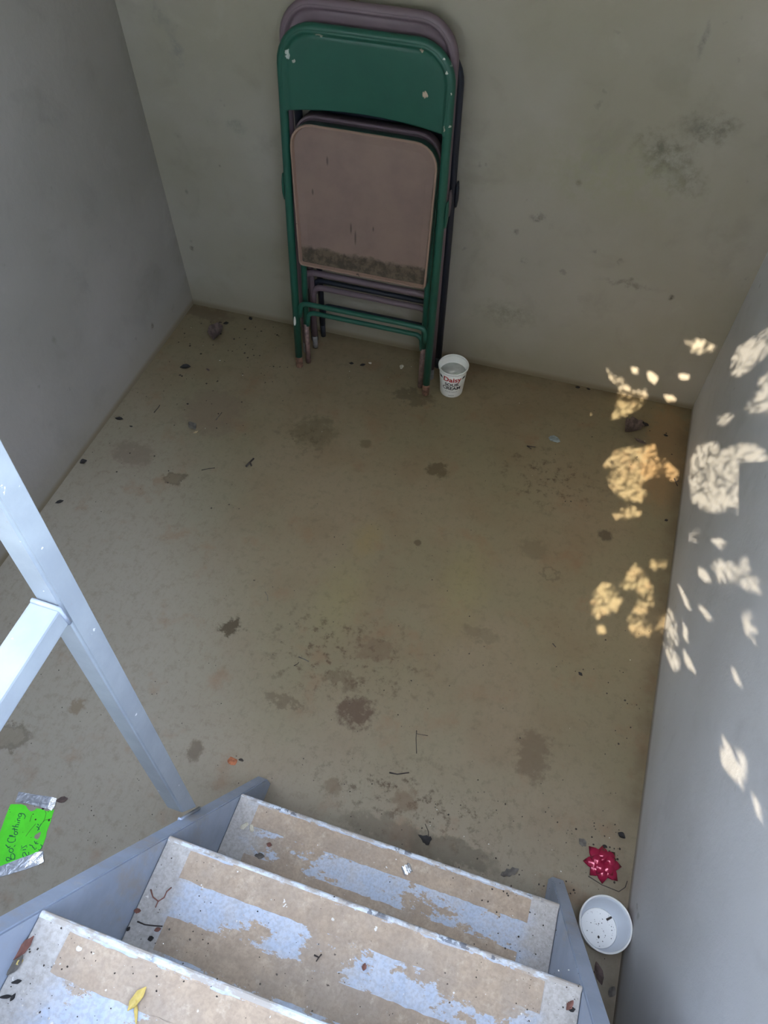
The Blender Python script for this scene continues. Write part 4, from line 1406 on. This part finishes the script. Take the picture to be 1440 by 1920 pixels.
FL, BK, RG = 'floor', 'back', 'right'
GAPS = [
    (FL, [(1163, 735), (1185, 742), (1210, 748), (1200, 765), (1175, 780), (1146, 787), (1152, 770)]),
    (BK, [(1160, 748), (1163, 715), (1178, 722), (1190, 735), (1212, 732), (1212, 752)]),
    (BK, [(1139, 690), (1147, 702), (1168, 711), (1160, 718), (1139, 713)]),
    (FL, [(1124, 742), (1133, 746), (1118, 775), (1109, 779)]),
    (FL, [(1150, 845), (1168, 838), (1195, 840), (1226, 834), (1233, 855), (1243, 876), (1235, 892), (1216, 900), (1200, 912), (1213, 925), (1200, 941), (1170, 937), (1145, 915), (1140, 895), (1150, 880), (1133, 873)]),
    (FL, [(1248, 862), (1262, 870), (1271, 890), (1268, 905), (1252, 897), (1243, 880)]),
    (FL, [(1150, 962), (1175, 950), (1197, 952), (1202, 967), (1180, 973), (1153, 974)]),
    (FL, [(1135, 1086), (1150, 1104), (1166, 1125), (1161, 1146), (1140, 1153), (1120, 1160), (1108, 1140), (1113, 1113)]),
    (FL, [(1190, 1058), (1206, 1073), (1221, 1095), (1223, 1111), (1200, 1113), (1185, 1106), (1162, 1101), (1171, 1080)]),
    (FL, [(1203, 1115), (1226, 1119), (1221, 1141), (1200, 1155), (1184, 1151), (1194, 1130)]),
    (FL, [(1178, 1153), (1200, 1157), (1216, 1172), (1231, 1178), (1216, 1194), (1190, 1193), (1178, 1175)]),
    (RG, [(1240, 1150), (1256, 1142), (1269, 1165), (1272, 1212), (1252, 1197), (1240, 1175)]),
    (RG, [(1242, 1204), (1262, 1215), (1274, 1235), (1273, 1264), (1258, 1251), (1247, 1226)]),
    (FL, [(1217, 1050), (1250, 1051), (1248, 1066), (1220, 1067)]),
    (FL, [(1120, 1174), (1132, 1175), (1134, 1188), (1124, 1187)]),
    (BK, [(1286, 639), (1315, 636), (1341, 650), (1336, 656), (1312, 663), (1298, 660)]),
    (BK, [(1184, 689), (1196, 691), (1194, 699), (1186, 698)]),
    (BK, [(1214, 700), (1224, 700), (1233, 708), (1228, 719), (1218, 712)]),
    (BK, [(1274, 702), (1292, 706), (1288, 712), (1275, 709)]),
    (BK, [(1246, 741), (1258, 742), (1266, 750), (1252, 752)]),
    (RG, [(1372, 700), (1371, 675), (1384, 650), (1408, 633), (1445, 614), (1445, 660), (1420, 682), (1396, 702), (1380, 709)]),
    (RG, [(1445, 698), (1425, 710), (1419, 740), (1398, 765), (1411, 774), (1445, 775)]),
    (RG, [(1345, 782), (1376, 776), (1372, 792), (1348, 798)]),
    (RG, [(1296, 860), (1310, 834), (1320, 827), (1345, 832), (1351, 846), (1368, 838), (1400, 829), (1425, 836), (1440, 858), (1440, 900), (1440, 960), (1410, 966), (1384, 966), (1368, 956), (1340, 963), (1315, 956), (1296, 941), (1293, 900)]),
    (RG, [(1294, 998), (1310, 994), (1306, 1014), (1294, 1014)]),
    (RG, [(1336, 1013), (1350, 1010), (1363, 1022), (1352, 1028)]),
    (RG, [(1335, 1057), (1350, 1049), (1376, 1060), (1400, 1046), (1404, 1062), (1421, 1085), (1426, 1112), (1400, 1106), (1375, 1096), (1345, 1091)]),
    (RG, [(1310, 1064), (1320, 1070), (1332, 1088), (1322, 1090), (1312, 1080)]),
    (RG, [(1392, 1145), (1404, 1147), (1420, 1195), (1412, 1207), (1400, 1190)]),
    (RG, [(1312, 1138), (1322, 1142), (1334, 1160), (1324, 1160)]),
    (RG, [(1271, 1095), (1284, 1115), (1294, 1142), (1286, 1136)]),
    (RG, [(1281, 1168), (1288, 1180), (1288, 1203), (1282, 1192)]),
    (RG, [(1282, 1220), (1290, 1232), (1304, 1262), (1294, 1252), (1284, 1238)]),
    (RG, [(1372, 1254), (1379, 1258), (1388, 1285), (1380, 1278)]),
    (RG, [(1352, 1404), (1362, 1412), (1372, 1455), (1358, 1440)]),
    (RG, [(1356, 1383), (1366, 1398), (1386, 1440), (1392, 1478), (1378, 1455), (1364, 1415)]),
    (RG, [(1393, 1412), (1397, 1430), (1392, 1458), (1384, 1450)]),
    (RG, [(1412, 1492), (1420, 1500), (1427, 1536), (1418, 1522)]),
]
PF = {FL: lambda u, v: at(u, v, 0.0), BK: at_back, RG: at_right}
E1 = SUN.cross(Vector((0, 0, 1))).normalized()
E2 = E1.cross(SUN).normalized()
P0 = Vector((0.30, 1.2, 0.2)) - SUN * 3.75


def sunplane(p):
    d = p - P0
    return (d.dot(E1), d.dot(E2))


gaps = []
for (sf, poly) in GAPS:
    gaps.append(np.array([sunplane(PF[sf](u, v)) for (u, v) in poly]))


def inside(pts, poly):
    x, y = pts[:, 0], pts[:, 1]
    r = np.zeros(len(pts), bool)
    n = len(poly)
    j = n - 1
    for i in range(n):
        xi, yi = poly[i]; xj, yj = poly[j]
        c = ((yi > y) != (yj > y)) & (x < (xj - xi) * (y - yi) / (yj - yi + 1e-12) + xi)
        r ^= c
        j = i
    return r


def seg_dist(pts, poly):
    d = np.full(len(pts), 1e9)
    for i in range(len(poly)):
        a, b = poly[i], poly[(i + 1) % len(poly)]
        ab = b - a
        t = np.clip(((pts - a) @ ab) / (ab @ ab + 1e-12), 0, 1)
        d = np.minimum(d, np.hypot(*(pts - a - t[:, None] * ab).T))
    return d


corn = [sunplane(Vector((x, y, z))) for x in (BL.x, BR.x) for (y, z) in ((NEAR, GRADE), (ROOF_EDGE, TOP))]
cx0, cx1 = min(c[0] for c in corn) - 0.10, max(c[0] for c in corn) + 0.10
cy0, cy1 = min(c[1] for c in corn) - 0.10, max(c[1] for c in corn) + 0.10
leaves = []                               # (x, y, half length, half width, angle)
allg = np.concatenate(gaps)
for (hl, sp, near) in ((0.050, 0.040, None), (0.050, 0.040, None), (0.026, 0.020, 0.075), (0.013, 0.0095, 0.035), (0.0065, 0.0046, 0.016)):
    gx, gy = np.meshgrid(np.arange(cx0, cx1, sp), np.arange(cy0, cy1, sp))
    p = np.stack([gx.ravel(), gy.ravel()], 1)
    p += rng.uniform(-0.5, 0.5, p.shape) * sp
    if near is not None:
        d = np.full(len(p), 1e9)
        for g_ in gaps:
            lo, hi = g_.min(0) - near, g_.max(0) + near
            sel = np.all((p > lo) & (p < hi), 1)
            if sel.any():
                d[sel] = np.minimum(d[sel], seg_dist(p[sel], g_))
        p = p[d < near]
    for _try in range(3):
        ang = rng.uniform(0, math.pi, len(p))
        hw = hl * rng.uniform(0.62, 0.8, len(p))
        bad = np.zeros(len(p), bool)
        for a in np.linspace(0, 2 * math.pi, 13)[:-1].tolist() + [None]:
            if a is None:
                q = p
            else:
                lx, ly = hl * math.cos(a), hw * math.sin(a)
                q = p + np.stack([lx * np.cos(ang) - ly * np.sin(ang), lx * np.sin(ang) + ly * np.cos(ang)], 1)
            for g_ in gaps:
                bad |= inside(q, g_)
        # a gap vertex inside the leaf
        for gv in allg:
            d = gv - p
            lx = (d[:, 0] * np.cos(ang) + d[:, 1] * np.sin(ang)) / hl
            ly = (-d[:, 0] * np.sin(ang) + d[:, 1] * np.cos(ang)) / hw
            bad |= (lx * lx + ly * ly) < 1
        for x, y, w, a in zip(p[~bad, 0], p[~bad, 1], hw[~bad], ang[~bad]):
            leaves.append((x, y, hl, w, a))
        p = p[bad]
        if not len(p): break
# a few leaves, slivers and needles that hang inside the gaps and break up the light
for g_ in gaps:
    lo, hi = g_.min(0), g_.max(0)
    area = float(np.prod(hi - lo))
    if area < 0.0009: continue
    for _ in range(int(area * 8500)):
        q = rng.uniform(lo, hi)
        hl = rng.uniform(0.004, 0.016)
        leaves.append((q[0], q[1], hl, hl * rng.uniform(0.06, 0.22), rng.uniform(0, 3.14)))
for g_ in gaps:
    if float(np.prod(g_.max(0) - g_.min(0))) < 0.0009: continue
    for i in range(len(g_)):
        a, b = g_[i], g_[(i + 1) % len(g_)]
        L_ = float(np.hypot(*(b - a)))
        for _ in range(int(L_ / 0.008) + 1):
            q = a + (b - a) * rng.random() + rng.normal(0, 0.0016, 2)
            hl = rng.uniform(0.003, 0.0085)
            leaves.append((q[0], q[1], hl, hl * rng.uniform(0.25, 0.5), rng.uniform(0, 3.14)))
# the rest of the crown, around the part the sun has to pass
core = len(leaves)
ex0, ex1, ey0, ey1 = cx0 - 1.3, cx1 + 1.3, cy0 - 0.12, cy1
for _lay in range(1):
    gx, gy = np.meshgrid(np.arange(ex0, ex1, 0.10), np.arange(ey0, ey1, 0.10))
    p = np.stack([gx.ravel(), gy.ravel()], 1) + rng.uniform(-0.04, 0.04, (gx.size, 2))
    keep = (p[:, 0] < cx0 - 0.04) | (p[:, 0] > cx1 + 0.04) | (p[:, 1] < cy0 - 0.04)
    for x, y in p[keep]:
        leaves.append((x, y, 0.085, 0.085 * rng.uniform(0.5, 0.7), rng.uniform(0, 3.14)))
n = len(leaves)
A = np.array(leaves)
dep = rng.uniform(-0.16, 0.16, n)
ts = [0, 0.9, 2.1, math.pi, math.pi + 0.9, math.pi + 2.1]
ts = [i * math.pi / 4 for i in range(8)]
E1n, E2n, Sn, Pn = np.array(E1), np.array(E2), np.array(SUN), np.array(P0)
V = np.zeros((n, 8, 3))
tilt = rng.uniform(-0.5, 0.5, (n, 2))
for k, a in enumerate(ts):
    lx, ly = A[:, 2] * math.cos(a), A[:, 3] * math.sin(a)
    ox = lx * np.cos(A[:, 4]) - ly * np.sin(A[:, 4])
    oy = lx * np.sin(A[:, 4]) + ly * np.cos(A[:, 4])
    dz = dep + tilt[:, 0] * ox + tilt[:, 1] * oy + 0.25 * np.abs(ly)
    V[:, k] = Pn + (A[:, 0] + ox)[:, None] * E1n + (A[:, 1] + oy)[:, None] * E2n + dz[:, None] * Sn
tree = empty('leafy_tree', (-2.3, -1.8, GRADE))
tag(tree, 'leafy tree beside the hatch, its shade speckling the right wall with sun', 'tree')
off = np.array(tree.location)
fol = link('foliage', (V.reshape(-1, 3) - off).tolist(), [tuple(range(i * 8, i * 8 + 8)) for i in range(n)], LEAFG, tree)
fol['kind'] = 'stuff'
print('canopy leaves', n)
cc = P0 + E1 * ((cx0 + cx1) / 2) + E2 * ((cy0 + cy1) / 2)
loc = lambda p: Vector(p) - Vector(tree.location)
tp = Vector(tree.location)
br = []
link('trunk', *tube([(0, 0, -0.05), (0.03, 0.02, 0.6), (0.0, 0.10, 1.3), (0.10, 0.15, 3.1)], [0.16, 0.12, 0.10, 0.08], 14), TRUNK, tree, True)
bough_end = loc(cc + E1 * (cx0 - cx1) * 0.5 - SUN * 0.12)
link('bough', *tube([(0.0, 0.10, 1.6), tuple((Vector((0, 0.1, 1.6)) + bough_end) / 2 + Vector((0, 0, 0.15))), tuple(bough_end)], [0.07, 0.05, 0.03], 10), TRUNK, tree, True)

# unseen leaf screen added behind the stair head: closes off the low sky
n = 9000
hp = np.stack([rng.uniform(-4.6, 4.6, n), rng.uniform(-4.0, -3.2, n), GRADE + 2.35 * rng.random(n) ** 0.9], 1)
hp[:, 2] = np.minimum(hp[:, 2], GRADE + 2.25 + 0.12 * np.sin(hp[:, 0] * 5))
hs = rng.uniform(0.05, 0.10, n)
a1 = rng.normal(size=(n, 3)); a1 /= np.linalg.norm(a1, axis=1)[:, None]
a2 = rng.normal(size=(n, 3)); a2 -= (a2 * a1).sum(1)[:, None] * a1; a2 /= np.linalg.norm(a2, axis=1)[:, None]
V = np.zeros((n, 6, 3))
for k, (q, w) in enumerate(((-1, 0), (-0.4, 0.5), (0.4, 0.45), (1, 0), (0.4, -0.45), (-0.4, -0.5))):
    V[:, k] = hp + a1 * (q * hs)[:, None] + a2 * (w * hs)[:, None]
sky_screen = empty('sky_screen', (0, -3.6, GRADE))
tag(sky_screen, 'added screen of dense green leaves, unseen, blocking the low sky behind the head of the stairs', 'sky_screen')
fol = link('foliage', (V.reshape(-1, 3) - np.array(sky_screen.location)).tolist(), [tuple(range(i * 6, i * 6 + 6)) for i in range(n)], LEAFG, sky_screen)
fol['kind'] = 'stuff'
for k in range(7):
    x = -3.9 + k * 1.3
    link('stem', *tube([(x, 0, -0.03), (x + 0.05, 0.05, 0.8), (x - 0.04, -0.03, 1.8)], [0.05, 0.04, 0.02], 8), TRUNK, sky_screen, True)

ph = empty('phone', tuple(CAM))
tag(ph, 'black phone held up above the stairs, throwing a round-cornered shadow on the right wall', 'phone')


def phone_pt(r_, d_, b_):                  # right, down, back in the phone's own axes
    return rx * r_ + dn * d_ - fw * b_


def rrect(x0, y0, x1, y1, r_, b_, seg=6):
    out = []
    for (cx, cy, a0) in ((x1 - r_, y0 + r_, -90), (x1 - r_, y1 - r_, 0), (x0 + r_, y1 - r_, 90), (x0 + r_, y0 + r_, 180)):
        for k in range(seg + 1):
            a = math.radians(a0 + 90 * k / seg)
            out.append(phone_pt(cx + r_ * math.cos(a), cy + r_ * math.sin(a), b_))
    return out


link('phone_body', *loft([rrect(-0.019, -0.019, 0.058, 0.136, 0.010, 0.009), rrect(-0.019, -0.019, 0.058, 0.136, 0.010, 0.018)], True, True), PHONE, ph)
